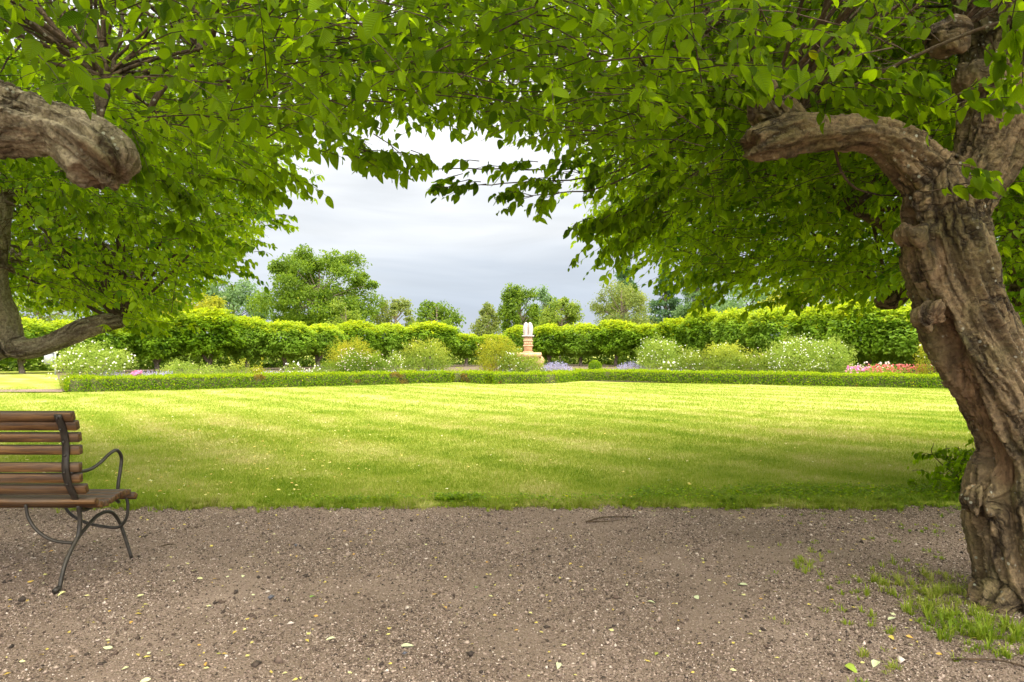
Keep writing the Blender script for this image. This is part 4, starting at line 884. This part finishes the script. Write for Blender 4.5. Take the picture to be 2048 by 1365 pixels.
def shrub(px0, px1, top, back, label, mt='leaf_shrub', fl=None, nfl=0, dens=1.0, bottom=.12, fsz=.05, name='shrub', tips=.3, shoots=0, lsz=.05, leanstem=True, cat='shrub', noise=.50, group=None):
    pc = (px0+px1)/2; Y = hp(pc)[1]+.45+back; x = (pc-1024)/F*Y; hw = (px1-px0)/2/F*Y*1.15; ht = H-(top-4-700)/F*Y
    o = thing(name, (x, Y, 0), label, cat, group); rad = (hw, min(hw, .9), (ht-bottom)/2); cz = bottom+rad[2]
    n = int(5200*dens*max(.35, hw*rad[2]*2.2)); sd = rng.uniform(0, 99)
    P, N_ = blob(n, (x, Y, cz), rad, noise, .5, seed=sd)
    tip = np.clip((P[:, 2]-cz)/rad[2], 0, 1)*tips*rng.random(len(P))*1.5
    if shoots:
        a = rng.uniform(0, 2*math.pi, shoots); q = rng.random(shoots)**.5; sp = []; sn = []
        for i in range(shoots):
            bx_, by_ = x+math.cos(a[i])*q[i]*rad[0]*.9, Y+math.sin(a[i])*q[i]*rad[1]*.9; z0 = cz+rad[2]*math.sqrt(max(0, 1-q[i]**2))*.8; L_ = rng.uniform(.15, .4); m = 26
            u = rng.random(m); lx = rng.normal(0, .25); sp.append(np.column_stack([bx_+lx*u*L_+rng.normal(0, .022, m), by_+rng.normal(0, .022, m), z0+u*L_])); sn.append(rng.normal(size=(m, 3)))
        sp = np.concatenate(sp); P = np.concatenate([P, sp]); N_ = np.concatenate([N_, unit(np.concatenate(sn))]); tip = np.concatenate([tip, rng.uniform(.4, 1, len(sp))])
    P[:, 2] = np.maximum(P[:, 2], .06)
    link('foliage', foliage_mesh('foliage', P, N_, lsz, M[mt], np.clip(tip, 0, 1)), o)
    b_ = MB()
    for k in range(6):
        a = rng.uniform(0, 6.28); r_ = rng.uniform(.1, .6)
        b_.tube([(x+math.cos(a)*.05, Y+math.sin(a)*.05, 0), (x+math.cos(a)*rad[0]*r_*.6, Y+math.sin(a)*rad[1]*r_*.6, cz*.7), (x+math.cos(a)*rad[0]*r_, Y+math.sin(a)*rad[1]*r_, cz*1.1)], [.016, .011, .006], 5, 3)
    b_.build('stem', M['bark_far'], o)
    if fl:
        Pf, _ = blob(nfl*3, (x, Y, cz), np.array(rad)*1.03, noise, .08, seed=sd); Pf = Pf[Pf[:, 1] < Y+.2][:nfl]
        # uneven clusters of bloom
        w_ = fbm(Pf*2.5, 2) > -.25; Pf = Pf[w_]; Pf = Pf[:max(6, int(len(Pf)*.7))]; Pf[:, 2] = np.maximum(Pf[:, 2], .2)
        if len(Pf): blossoms(Pf, fsz, M[fl], o)
    return o
S_ = [
 (118, 250, 692, .4, 'tall white flowering rose bush with bare stems at the left end of the bed', 'leaf_grey', 'white_petal', 240, 1.0, .35, .055, 'rose_bush', .1, 0),
 (325, 396, 727, .9, 'pale green leafy perennial clump right of the pink peony', 'leaf_grey', 'cream_petal', 12, 1.1, .05, .05, 'perennial_clump', .3, 4),
 (398, 448, 735, 1.2, 'low pale green clump second from the left in the bed', 'leaf_grey', None, 0, 1.0, .05, .05, 'perennial_clump', .3, 4),
 (448, 502, 733, 1.0, 'low feathery green clump left of the cream roses', 'leaf_shrub', None, 0, 1.1, .05, .05, 'perennial_clump', .3, 6),
 (500, 530, 738, 1.0, 'small yellow green rose with cream blooms', 'leaf_yellow', 'cream_petal', 30, .9, .05, .05, 'rose_bush', .3, 2),
 (565, 606, 733, .8, 'low bush thick with white roses in the left bed', 'leaf_shrub', 'white_petal', 110, .8, .05, .06, 'rose_bush', .1, 0),
 (612, 655, 741, .7, 'spreading low white rose beside grey lavender', 'leaf_shrub', 'white_petal', 110, .8, .05, .06, 'rose_bush', .1, 0),
 (640, 700, 726, .9, 'dark green mound left of the round blush roses', 'leaf_far', None, 0, 1.2, .05, .05, 'shrub', .2, 0),
 (660, 742, 684, 1.8, 'tall yellow green shrub behind the round blush roses', 'leaf_yellow', None, 0, .9, .2, .05, 'shrub', .4, 16),
 (678, 726, 708, .6, 'round bush of blush white roses, left one of two', 'leaf_far', 'blush_petal', 210, 1.3, .05, .045, 'rose_bush', .1, 0),
 (720, 772, 709, .8, 'round bush of blush white roses, right one of two', 'leaf_far', 'blush_petal', 190, 1.3, .05, .045, 'rose_bush', .1, 0),
 (772, 806, 712, 1.2, 'pale shrub dotted white between round roses and green dome', 'leaf_grey', 'white_petal', 70, .9, .1, .05, 'rose_bush', .1, 2),
 (808, 896, 686, 1.4, 'large green dome shrub with few white flowers left of the gap', 'leaf_shrub', 'cream_petal', 45, 1.2, .15, .045, 'shrub', .7, 10),
 (958, 1034, 678, 1.3, 'large yellow green shrub left of the stone monument', 'leaf_yellow', 'cream_petal', 25, 1.2, .15, .05, 'shrub', .4, 18),
 (1000, 1052, 706, .7, 'white rose bush directly in front of the monument', 'leaf_shrub', 'white_petal', 130, 1.2, .1, .05, 'rose_bush', .1, 2),
 (1036, 1086, 718, .4, 'leafy green rose bush at the foot of the monument', 'leaf_shrub', 'cream_petal', 35, 1.4, .05, .04, 'rose_bush', .3, 3),
 (1278, 1356, 681, 1.4, 'tall pale bush with small white blossom right of the lavender', 'leaf_grey', 'white_petal', 210, 1.1, .25, .045, 'rose_bush', .2, 5),
 (1326, 1352, 726, .5, 'small mound of big white peony flowers', 'leaf_shrub', 'white_petal', 45, 1.0, .05, .10, 'peony', .1, 0),
 (1354, 1402, 703, 1.0, 'medium white rose bush left of the yellow green bush', 'leaf_shrub', 'white_petal', 110, 1.1, .08, .05, 'rose_bush', .2, 3),
 (1408, 1486, 693, .9, 'yellow green bush with arching tips in the right bed', 'leaf_shrub', 'white_petal', 35, 1.4, .08, .045, 'shrub', .9, 12),
 (1484, 1552, 707, 1.0, 'airy green bush with scattered blush blooms left of the biggest white rose', 'leaf_shrub', 'blush_petal', 90, .9, .08, .05, 'rose_bush', .4, 6),
 (1544, 1642, 680, .8, 'biggest white flowering rose bush in the right bed', 'leaf_grey', 'white_petal', 420, 1.2, .1, .05, 'rose_bush', .1, 2),
 (1616, 1698, 684, 1.2, 'pale green bush with yellow shoots right of the biggest white rose', 'leaf_grey', 'white_petal', 30, 1.2, .12, .045, 'shrub', .8, 14),
 (1838, 1890, 686, .3, 'tall yellow shoots of a rose next to the gnarled trunk', 'leaf_yellow', 'white_petal', 30, .7, .1, .07, 'rose_bush', .5, 18),
 (1880, 1960, 690, .5, 'white rose bush mostly hidden by the gnarled trunk', 'leaf_shrub', 'white_petal', 60, .8, .1, .08, 'rose_bush', .2, 4),
]
for (a, b, tp, bk, lb, mt, fl, nf, dn, bt, fs, nm, ti, sh) in S_:
    shrub(a, b, tp, bk, lb, mt, fl, nf, dn, bt, fs, nm, ti, sh, cat={'rose_bush': 'rose bush', 'perennial_clump': 'perennial plant', 'peony': 'peony'}.get(nm, 'shrub'))
# clipped box ball
Y = hp(1190)[1]+1.0; rr_ = 11.5/F*Y; x = (1190-1024)/F*Y; z = H-(733-700)/F*Y
o = thing('box_ball', (x, Y, 0), 'small clipped round box ball among the lavender', 'topiary')
P, N_ = blob(3500, (x, Y, z), (rr_*1.1, rr_*1.1, rr_), .06, .15); link('foliage', foliage_mesh('foliage', P, N_, .035, M['leaf_box'], np.clip((P[:, 2]-z)/rr_, 0, 1)*.3), o)
b_ = MB(); b_.tube([(x, Y, 0), (x, Y, z)], .03, 6); b_.build('stem', M['bark_far'], o)
# spiky clumps: lavender / catmint
def spikes(px0, px1, top, back, label, n=260, col='violet_petal', name='lavender', grey=True, green=0.6):
    pc = (px0+px1)/2; Y0 = hp(pc)[1]+.45+back; hw = (px1-px0)/2/F*Y0; x0_ = (pc-1024)/F*Y0; ht = H-(top-700)/F*Y0
    o = thing(name, (x0_, Y0, 0), label, 'perennial plant'); X = x0_+rng.uniform(-1, 1, n)*hw; Y = Y0+rng.uniform(-.35, .35, n); u = (X-x0_)/hw
    h = ht*(1-.35*u**2)*rng.uniform(.8, 1.05, n); X2 = X+u*.12+rng.normal(0, .05, n); Y2 = Y+rng.normal(0, .05, n); m = 9
    P = []; P2 = []
    for k in range(m):
        f_ = (k+.5)/m; P.append(np.column_stack([X+(X2-X)*f_, Y+(Y2-Y)*f_, h*f_*green+.02]))
    for k in range(6):
        f_ = green+(1-green)*(k+.5)/6; P2.append(np.column_stack([X+(X2-X)*f_, Y+(Y2-Y)*f_, h*f_]))
    P = np.concatenate(P)+rng.normal(0, .02, (n*m, 3)); P2 = np.concatenate(P2)[rng.random(n*6) < .55]; P2 = P2+rng.normal(0, .008, P2.shape); P[:, 2] = np.maximum(P[:, 2], .05)
    link('foliage', foliage_mesh('foliage', P, unit(np.tile([0, -.3, 1.], (len(P), 1))), .05, M['leaf_grey'], asp=.6, droop=-.8), o); blossoms(P2, .028, M[col], o, 'flower_spike'); return o
for a in ((178, 262, 741, .3, 'grey violet lavender under the tall white rose, leftmost', 330), (282, 312, 741, .3, 'lavender just right of the pink peony', 130), (308, 345, 742, .1, 'grey lavender before the pale green clump', 130),
          (524, 562, 741, .4, 'grey lavender left of the low white roses', 170), (596, 622, 740, .4, 'lavender between the two low white roses', 110), (772, 800, 741, .5, 'lavender low beside the round blush roses', 90),
          (820, 905, 738, .6, 'lavender strip below the green dome shrub', 260), (1088, 1138, 722, .6, 'big catmint clump with violet spikes right of the monument', 420), (1205, 1240, 738, 1.0, 'lavender right of the box ball', 130),
          (1236, 1292, 723, 1.2, 'tall violet lavender left of the tall pale bush', 330), (1335, 1372, 738, .2, 'lavender between peony and medium white rose', 90), (1000, 1030, 738, .2, 'lavender patch under the white rose by the monument', 70)):
    spikes(*a)
# pink and red flowers
def flowers(px0, px1, top, back, label, col, n, fsz, name, cat, lsz=.045):
    pc = (px0+px1)/2; Y = hp(pc)[1]+.4+back; hw = (px1-px0)/2/F*Y; x = (pc-1024)/F*Y; ht = H-(top-700)/F*Y
    o = thing(name, (x, Y, 0), label, cat); k = int(2600*max(.3, hw)); P = np.column_stack([x+rng.uniform(-1, 1, k)*hw, Y+rng.uniform(-.3, .3, k), .05+rng.random(k)**.8*ht*.9*(.8+.3*fbm(np.column_stack([np.arange(k)*0, np.arange(k)*0, np.arange(k)*.01]), 1))])
    link('foliage', foliage_mesh('foliage', P, unit(np.tile([0, -.5, 1.], (k, 1))), lsz, M['leaf_grey'], droop=-.2), o)
    Pf = np.column_stack([x+rng.uniform(-1, 1, n)*hw, Y+rng.uniform(-.35, .2, n), ht*(.55+.45*rng.random(n)**.7)]); blossoms(Pf, fsz, M[col], o)
flowers(268, 284, 743, .2, 'single pink peony bloom in the left bed', 'pink_petal', 14, .12, 'peony', 'peony')
flowers(1686, 1732, 733, .5, 'bright pink phlox at the foot of the hornbeams, right bed', 'pink_petal', 46, .09, 'phlox', 'flowers')
flowers(1736, 1862, 729, .6, 'wide bed of red and salmon flowers left of the gnarled trunk', 'red_petal', 330, .055, 'red_flower_clump', 'flowers')
flowers(1362, 1384, 741, .1, 'small magenta bloom before the medium white rose', 'pink_petal', 12, .07, 'flower_clump', 'flowers')
flowers(1700, 1790, 724, 1.3, 'pale blush roses behind the pink phlox', 'blush_petal', 40, .07, 'rose_bush', 'rose bush')
# low mixed planting that fills the bed
k = 42000; px = rng.uniform(120, 1960, k); Y = np.array([F*H/(float(hbase(p))-700) for p in px])+.31+rng.uniform(.4, 3.6, k); hgt = .30+.18*fbm(np.column_stack([px*.02, Y, px*0]), 3)
P = np.column_stack([(px-1024)/F*Y, Y, .05+rng.random(k)*np.maximum(hgt, .08)])
tag(link('flower_bed_plants', foliage_mesh('flower_bed_plants', P, unit(np.tile([0, -.3, 1.], (k, 1))), .06, M['leaf_shrub'], rng.random(k)*.6, droop=-.3)), 'low mixed green plants filling the flower bed behind the box hedge', 'bedding plants', kind='stuff')

# ================================================================ stone monument
MYY = 41.0; mp = lambda px, py: W(px, py, MYY); mx_ = mp(1056, 700)[0]; s1 = MYY/F
o = thing('stone_monument', (mx_, MYY, 0), 'pale carved stone column with twin lobed top on a basin among the shrubs', 'monument')
def zz(py): return H-(py-700)*s1
b_ = MB(); b_.box((mx_, MYY, (zz(705)+zz(674))/2), (.50, .50, zz(674)-zz(705)), bev=.0); b_.build('column', M['stone_warm'], o)
b_ = MB(); b_.box((mx_, MYY, zz(682)), (.58, .58, .09)); b_.box((mx_, MYY, zz(692)), (.60, .60, .08)); b_.box((mx_, MYY, zz(704.2)), (.6, .6, .07))
for i in range(4): b_.add(*tube([(mx_-.18+.12*i, MYY-.25, zz(690)), (mx_-.18+.12*i, MYY-.262, zz(687)), (mx_-.18+.12*i, MYY-.25, zz(684.5))], [.03, .05, .03], 8))
b_.build('moulding', M['stone_warm'], o)
b_ = MB(); b_.box((mx_, MYY, zz(672.5)), (.72, .72, .09)); b_.build('capital', M['stone_pale'], o)
b_ = MB()
for sx_ in (-1, 1):
    pr = [(670.5, .135, .25), (667, .14, .27), (662, .15, .30), (657, .15, .30), (652, .14, .27), (649, .13, .23), (646.8, .12, .17), (645.6, .12, .09)]; V = []; nn = 14
    for py_, cx_, r_ in pr:
        for j in range(nn):
            a = j*2*math.pi/nn; V.append((mx_+sx_*cx_+math.cos(a)*r_*.52, MYY+math.sin(a)*r_, zz(py_)+.01*math.sin(3*a)))
    Fq = [(i*nn+j, i*nn+(j+1) % nn, (i+1)*nn+(j+1) % nn, (i+1)*nn+j) for i in range(len(pr)-1) for j in range(nn)]
    c0 = len(V); V.append((mx_+sx_*.12, MYY, zz(644.8))); Fq += [((len(pr)-1)*nn+j, (len(pr)-1)*nn+(j+1) % nn, c0, (len(pr)-1)*nn+j) for j in range(nn)]; b_.add(V, Fq)
b_.build('finial', M['stone_pale'], o, True)
b_ = MB(); x_a, x_b = mp(1033, 0)[0], mp(1082, 0)[0]; V = []
prof = [(-.48, 716), (-.60, 714), (-.66, 711), (-.64, 707.5), (-.55, 705.5), (.55, 705.5), (.64, 707.5), (.66, 711), (.60, 714), (.48, 716)]
for xx, k in ((x_a, .88), (x_a+.06, 1), (x_b-.06, 1), (x_b, .88)): V += [(xx, MYY+p[0]*k, zz(p[1])) for p in prof]
nn = len(prof); Fq = [(i*nn+j, i*nn+(j+1) % nn, (i+1)*nn+(j+1) % nn, (i+1)*nn+j) for i in range(3) for j in range(nn)]
V += [(x_a, MYY, zz(711)), (x_b, MYY, zz(711))]
Fq += [(4*nn, j, (j+1) % nn, 4*nn) for j in range(nn)]+[(4*nn+1, 3*nn+(j+1) % nn, 3*nn+j, 4*nn+1) for j in range(nn)]
b_.add(V, Fq); b_.build('basin', M['stone_warm'], o)
b_ = MB()
for px_ in (1046, 1074):
    x_ = mp(px_, 0)[0]; b_.tube([(x_, MYY, zz(716)), (x_+.1, MYY-.1, zz(722)), (x_+.05, MYY-.05, zz(730)), (x_, MYY, 0)], [.26, .34, .28, .3], 10, 4)
b_.build('support', M['stone_warm'], o, True)

# ================================================================ pleached hornbeam row
protos = []
def row_mesh(seed):
    n = 13000; sd = seed*13.7
    P, N_ = blob(n, (0, 0, 0), (1, 1, 1), .26, .42, seed=sd, cut=-.95); P[:, 2] = np.sign(P[:, 2])*np.abs(P[:, 2])**.85
    P += .05*np.column_stack([fbm(P*5+k, 2) for k in range(3)])
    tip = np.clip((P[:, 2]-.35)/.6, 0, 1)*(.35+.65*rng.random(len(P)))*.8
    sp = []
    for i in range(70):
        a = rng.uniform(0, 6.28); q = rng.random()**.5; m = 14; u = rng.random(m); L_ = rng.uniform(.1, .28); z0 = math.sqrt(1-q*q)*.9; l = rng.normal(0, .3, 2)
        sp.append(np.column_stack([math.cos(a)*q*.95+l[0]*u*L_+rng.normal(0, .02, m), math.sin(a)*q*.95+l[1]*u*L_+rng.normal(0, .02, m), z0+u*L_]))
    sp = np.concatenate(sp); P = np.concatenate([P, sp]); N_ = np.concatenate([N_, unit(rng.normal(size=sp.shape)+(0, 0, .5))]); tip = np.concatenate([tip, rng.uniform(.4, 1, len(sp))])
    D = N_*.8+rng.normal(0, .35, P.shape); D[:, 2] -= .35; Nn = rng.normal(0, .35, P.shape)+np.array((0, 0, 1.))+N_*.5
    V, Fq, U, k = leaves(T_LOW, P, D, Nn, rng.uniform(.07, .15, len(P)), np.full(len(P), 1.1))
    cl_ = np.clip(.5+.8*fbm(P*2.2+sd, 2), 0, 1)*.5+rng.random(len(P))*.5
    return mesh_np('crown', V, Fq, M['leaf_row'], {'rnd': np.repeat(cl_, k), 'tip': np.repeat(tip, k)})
for s in range(6): protos.append(row_mesh(s))
def row_trunk(s):
    b_ = MB(); l = rng.normal(0, .12, 2); b_.tube([(0, 0, -.02), (l[0], 0, .35), (l[0]*1.6+.05, l[1], .8), (l[0]*2.2, l[1], 1.5)], [.16, .12, .11, .07], 9, 4)
    b_.tube([(l[0]*1.2, 0, .5), (l[0]-.3*np.sign(l[0]+.01), 0, .9), (l[0]-.5*np.sign(l[0]+.01), 0, 1.4)], [.09, .08, .05], 8, 4); return mesh_np('trunk', np.concatenate(b_.V), [np.concatenate(b_.Q), np.concatenate(b_.T)], M['bark_far'], smooth=True)
trs = [row_trunk(s) for s in range(5)]
def rowY(px): return float(outline(px, [(-200, 31), (100, 34), (450, 37), (600, 41), (900, 48), (1100, 50), (1300, 46), (1500, 39), (1700, 31), (1850, 28), (2100, 25)]))
ROW = [(-150, 70, 640, 'outermost left, outside the elbow limb'), (-50, 65, 640, 'at the left picture edge'), (45, 60, 642, 'under the elbow limb at far left'), (130, 55, 645, 'behind the tall white rose, left half'), (215, 55, 648, 'behind the tall white rose, right half'),
       (315, 62, 640, 'with stout pale trunk behind the left lavender'), (415, 75, 628, 'pale drooping broad one, widest on the left'), (495, 45, 640, 'narrow, right of the broad pale one'), (570, 55, 636, 'with two visible crossed trunks'), (645, 48, 640, 'left behind the tall yellow shrub'),
       (712, 48, 646, 'directly behind the tall yellow shrub'), (782, 46, 648, 'behind the pale white dotted shrub'), (862, 58, 642, 'dark one behind the green dome shrub'), (932, 34, 662, 'shorter dark one in the dip of the row'), (985, 38, 660, 'behind the yellow shrub left of the monument'),
       (1038, 36, 656, 'left behind the monument column'), (1100, 46, 650, 'right behind the monument column'), (1162, 46, 645, 'above the box ball'), (1232, 56, 636, 'with fan shaped dark twigs over the tall lavender'), (1298, 42, 640, 'left behind the tall pale bush'),
       (1350, 42, 640, 'right behind the tall pale bush'), (1408, 52, 630, 'behind the medium white rose'), (1478, 52, 626, 'behind the yellow green arching bush'), (1552, 58, 618, 'left behind the biggest white rose'), (1640, 68, 612, 'right behind the biggest white rose'),
       (1735, 74, 612, 'with pale trunk behind the pink phlox'), (1830, 76, 618, 'with leaning trunk behind the red flowers'), (1925, 80, 606, 'hidden mostly by the gnarled trunk'), (2030, 80, 600, 'at the right picture edge')]
for i, (px, hw, top, lb) in enumerate(ROW):
    Y = rowY(px)+((i*5) % 4-1.5)*.45; x = (px-1024)/F*Y; hx = hw*(.96+.1*((i*7) % 3)/2)/F*Y; zt = H-(top-(5 if 540 < px < 1380 else 14)+((i*11) % 5)*3-700)/F*Y; zb = .70 if i % 3 else .85
    o = thing('pleached_hornbeam', (x, Y, 0), 'clipped hornbeam of the far row, '+lb, 'tree', 'clipped hornbeams in the far row')
    c_ = bpy.data.objects.new('crown', protos[i % 6]); COL.objects.link(c_); c_.parent = o; c_.location = (0, 0, (zt-.12+zb)/2); c_.scale = (hx, max(1.0, hx*.9), (zt-.12-zb)/2); c_.rotation_euler = (0, 0, i*1.3)
    c_ = bpy.data.objects.new('trunk', trs[i % 5]); COL.objects.link(c_); c_.parent = o; c_.rotation_euler = (0, 0, i*2.1)
# dark undergrowth behind the row
k = 42000; px = rng.uniform(-350, 2350, k); Y = np.interp(px, [-200, 100, 450, 600, 900, 1100, 1300, 1500, 1700, 1850, 2100], [31, 34, 37, 41, 48, 50, 46, 39, 31, 28, 25])+3.5+rng.random(k)*3; hgt = 1.9+.5*fbm(np.column_stack([px*.01, Y*.3, px*0]), 3)
P = np.column_stack([(px-1024)/F*Y, Y, rng.random(k)*hgt])
tag(link('undergrowth', foliage_mesh('undergrowth', P, unit(np.tile([0, -1., .5], (k, 1))), .30, M['leaf_far'])), 'dense dark undergrowth behind the clipped hornbeam row', 'undergrowth', kind='stuff')

# ================================================================ background trees
def bgtree(px0, px1, top, Y, label, mt, n=9000, lsz=.22, clumps=40, gap=.5, zb=1.5, name='background_tree', flat=.8, shape='round', trunkr=.25, sub=.34):
    pc = (px0+px1)/2; x = (pc-1024)/F*Y; hw = (px1-px0)/2/F*Y*1.14; zt = H-(top-6-700)/F*Y+.2; o = thing(name, (x, Y, 0), label, 'tree'); rz = (zt-zb)/2; cz = (zt+zb)/2
    b_ = MB(); b_.tube([(x, Y, 0), (x+.1, Y, cz*.6), (x, Y, cz+rz*.6)], [trunkr, trunkr*.8, trunkr*.25], 8, 4)
    cs = []
    for i in range(clumps):
        if shape == 'cone':
            u = random.random(); r_ = hw*(1-u)*.95; a = random.uniform(0, 6.28); c = np.array((x+math.cos(a)*r_*.8, Y+math.sin(a)*r_*.8, zb+u*(zt-zb)*.97)); rad = np.array((.5+.35*r_, .5+.35*r_, .28+.1*r_))*sub*2.2*min(1, hw/2.5)
        else:
            d = unit(np.array((random.gauss(0, 1), random.gauss(0, 1), random.gauss(0, 1)))); q = random.uniform(.35, 1)**gap
            c = np.array((x, Y, cz))+d*np.array((hw, hw, rz))*q*.86; rad = np.array((hw, hw, rz*.8))*sub*random.uniform(.45, 1.2)
        cs.append((c, rad))
        if i % 2 == 0: b_.tube([(x, Y, min(c[2]*.75, cz)), tuple((np.array((x, Y, cz))+c)/2+np.array((0, 0, -.2))), tuple(c)], [trunkr*.35, trunkr*.2, trunkr*.08], 5, 3)
    P = []; N_ = []
    for c, rad in cs:
        p, d = blob(max(20, n//clumps), c, rad, .45, .75, seed=random.uniform(0, 99)); P.append(p); N_.append(d)
    P = np.concatenate(P); N_ = np.concatenate(N_); P[:, 2] = np.maximum(P[:, 2], .3)
    link('crown', foliage_mesh('crown', P, N_, lsz, M[mt], asp=1.3), o); b_.build('trunk', M['bark_far'], o)
bgtree(520, 756, 492, 78, 'tallest green broadleaf tree with sky gaps left of centre', 'leaf_far', 42000, .28, 110, .45, 1.5, trunkr=.24, sub=.19)
bgtree(398, 535, 556, 88, 'greyish green tree left of the tallest tree', 'leaf_blue', 11000, .34, 45, .4, 1.5, sub=.28)
bgtree(330, 440, 590, 52, 'yellow leaved tree behind the left clipped hornbeams', 'leaf_yellow', 7000, .2, 26, .5, 2.5, sub=.36)
bgtree(655, 725, 606, 58, 'bright young tree in front of the tallest tree', 'leaf_shrub', 3500, .2, 16, .6, 1.5, sub=.4)
bgtree(748, 832, 592, 84, 'thin sparse olive tree right of the tallest tree', 'leaf_olive', 4500, .28, 30, .35, 1.5, sub=.26)
bgtree(826, 920, 602, 74, 'rounded green tree left of the gap in the row', 'leaf_far', 8500, .26, 30, .5, 1.5, sub=.36)
bgtree(946, 1002, 614, 78, 'small narrow tree in the middle gap of the row', 'leaf_olive', 5000, .24, 22, .5, 1.0, sub=.36)
bgtree(1000, 1078, 568, 72, 'dark open crowned tree just left behind the monument', 'leaf_far', 9000, .24, 40, .35, 1.5, sub=.26)
bgtree(1060, 1120, 578, 84, 'dark tree behind the monument, right of the open crowned one', 'leaf_blue', 5000, .26, 26, .4, 1.5, sub=.3)
bgtree(1076, 1168, 604, 64, 'bright green bushy tree right of the monument', 'leaf_shrub', 8500, .2, 30, .45, 1.5, sub=.3)
bgtree(1186, 1300, 560, 62, 'brownish olive conifer right of centre', 'leaf_olive', 15000, .16, 60, .5, 1.0, sub=.3, name='conifer_tree')
bgtree(1200, 1300, 520, 76, 'pointed dark conifer behind the olive conifer', 'leaf_conifer', 10000, .26, 80, 1, 1.0, shape='cone', name='conifer_tree')
bgtree(1280, 1380, 540, 70, 'dark conifer between the pointed and the pale one', 'leaf_conifer', 12000, .24, 80, 1, 1.0, shape='cone', name='conifer_tree')
bgtree(1330, 1460, 520, 66, 'pale grey green conifer partly covered by hanging leaves', 'leaf_blue', 14000, .22, 90, 1, 1.0, shape='cone', name='conifer_tree')
bgtree(1430, 1580, 560, 72, 'dark green tree behind the right clipped hornbeams', 'leaf_blue', 9000, .3, 36, .5, 1.5, sub=.36)
bgtree(1540, 1700, 570, 50, 'yellow green tree top behind the right clipped row', 'leaf_yellow', 8000, .2, 30, .5, 1.5, sub=.36)
bgtree(1690, 1900, 560, 48, 'bright green tree left of the gnarled trunk, far behind', 'leaf_shrub', 9000, .22, 36, .5, 1.5, sub=.36)
bgtree(1880, 2140, 520, 52, 'tall tree hidden behind the gnarled trunk', 'leaf_far', 9000, .26, 40, .5, 1.5, sub=.36)
bgtree(180, 350, 560, 70, 'green tree behind the elbow limbed hornbeam, right part', 'leaf_far', 8000, .3, 36, .5, 1.5, sub=.36)
bgtree(-40, 200, 540, 62, 'green tree behind the elbow limbed hornbeam, left part', 'leaf_shrub', 8000, .28, 36, .5, 1.5, sub=.36)
# trunk and bin seen under the elbow limb
p = G(100, 752); o = thing('litter_bin', tuple(p), 'small grey litter bin on a post at far left under the trees', 'litter bin')
b_ = MB(); b_.box((p[0], p[1], .78), (.34, .3, .5)); b_.box((p[0], p[1], 1.05), (.38, .34, .05)); b_.build('body', M['bin'], o)
b_ = MB(); b_.tube([(p[0]+.25, p[1], 0), (p[0]+.25, p[1], 1.25)], .035, 8); b_.build('post', M['bin'], o)
print('total faces', sum(len(o.data.polygons) for o in sc.objects if o.type == 'MESH'))
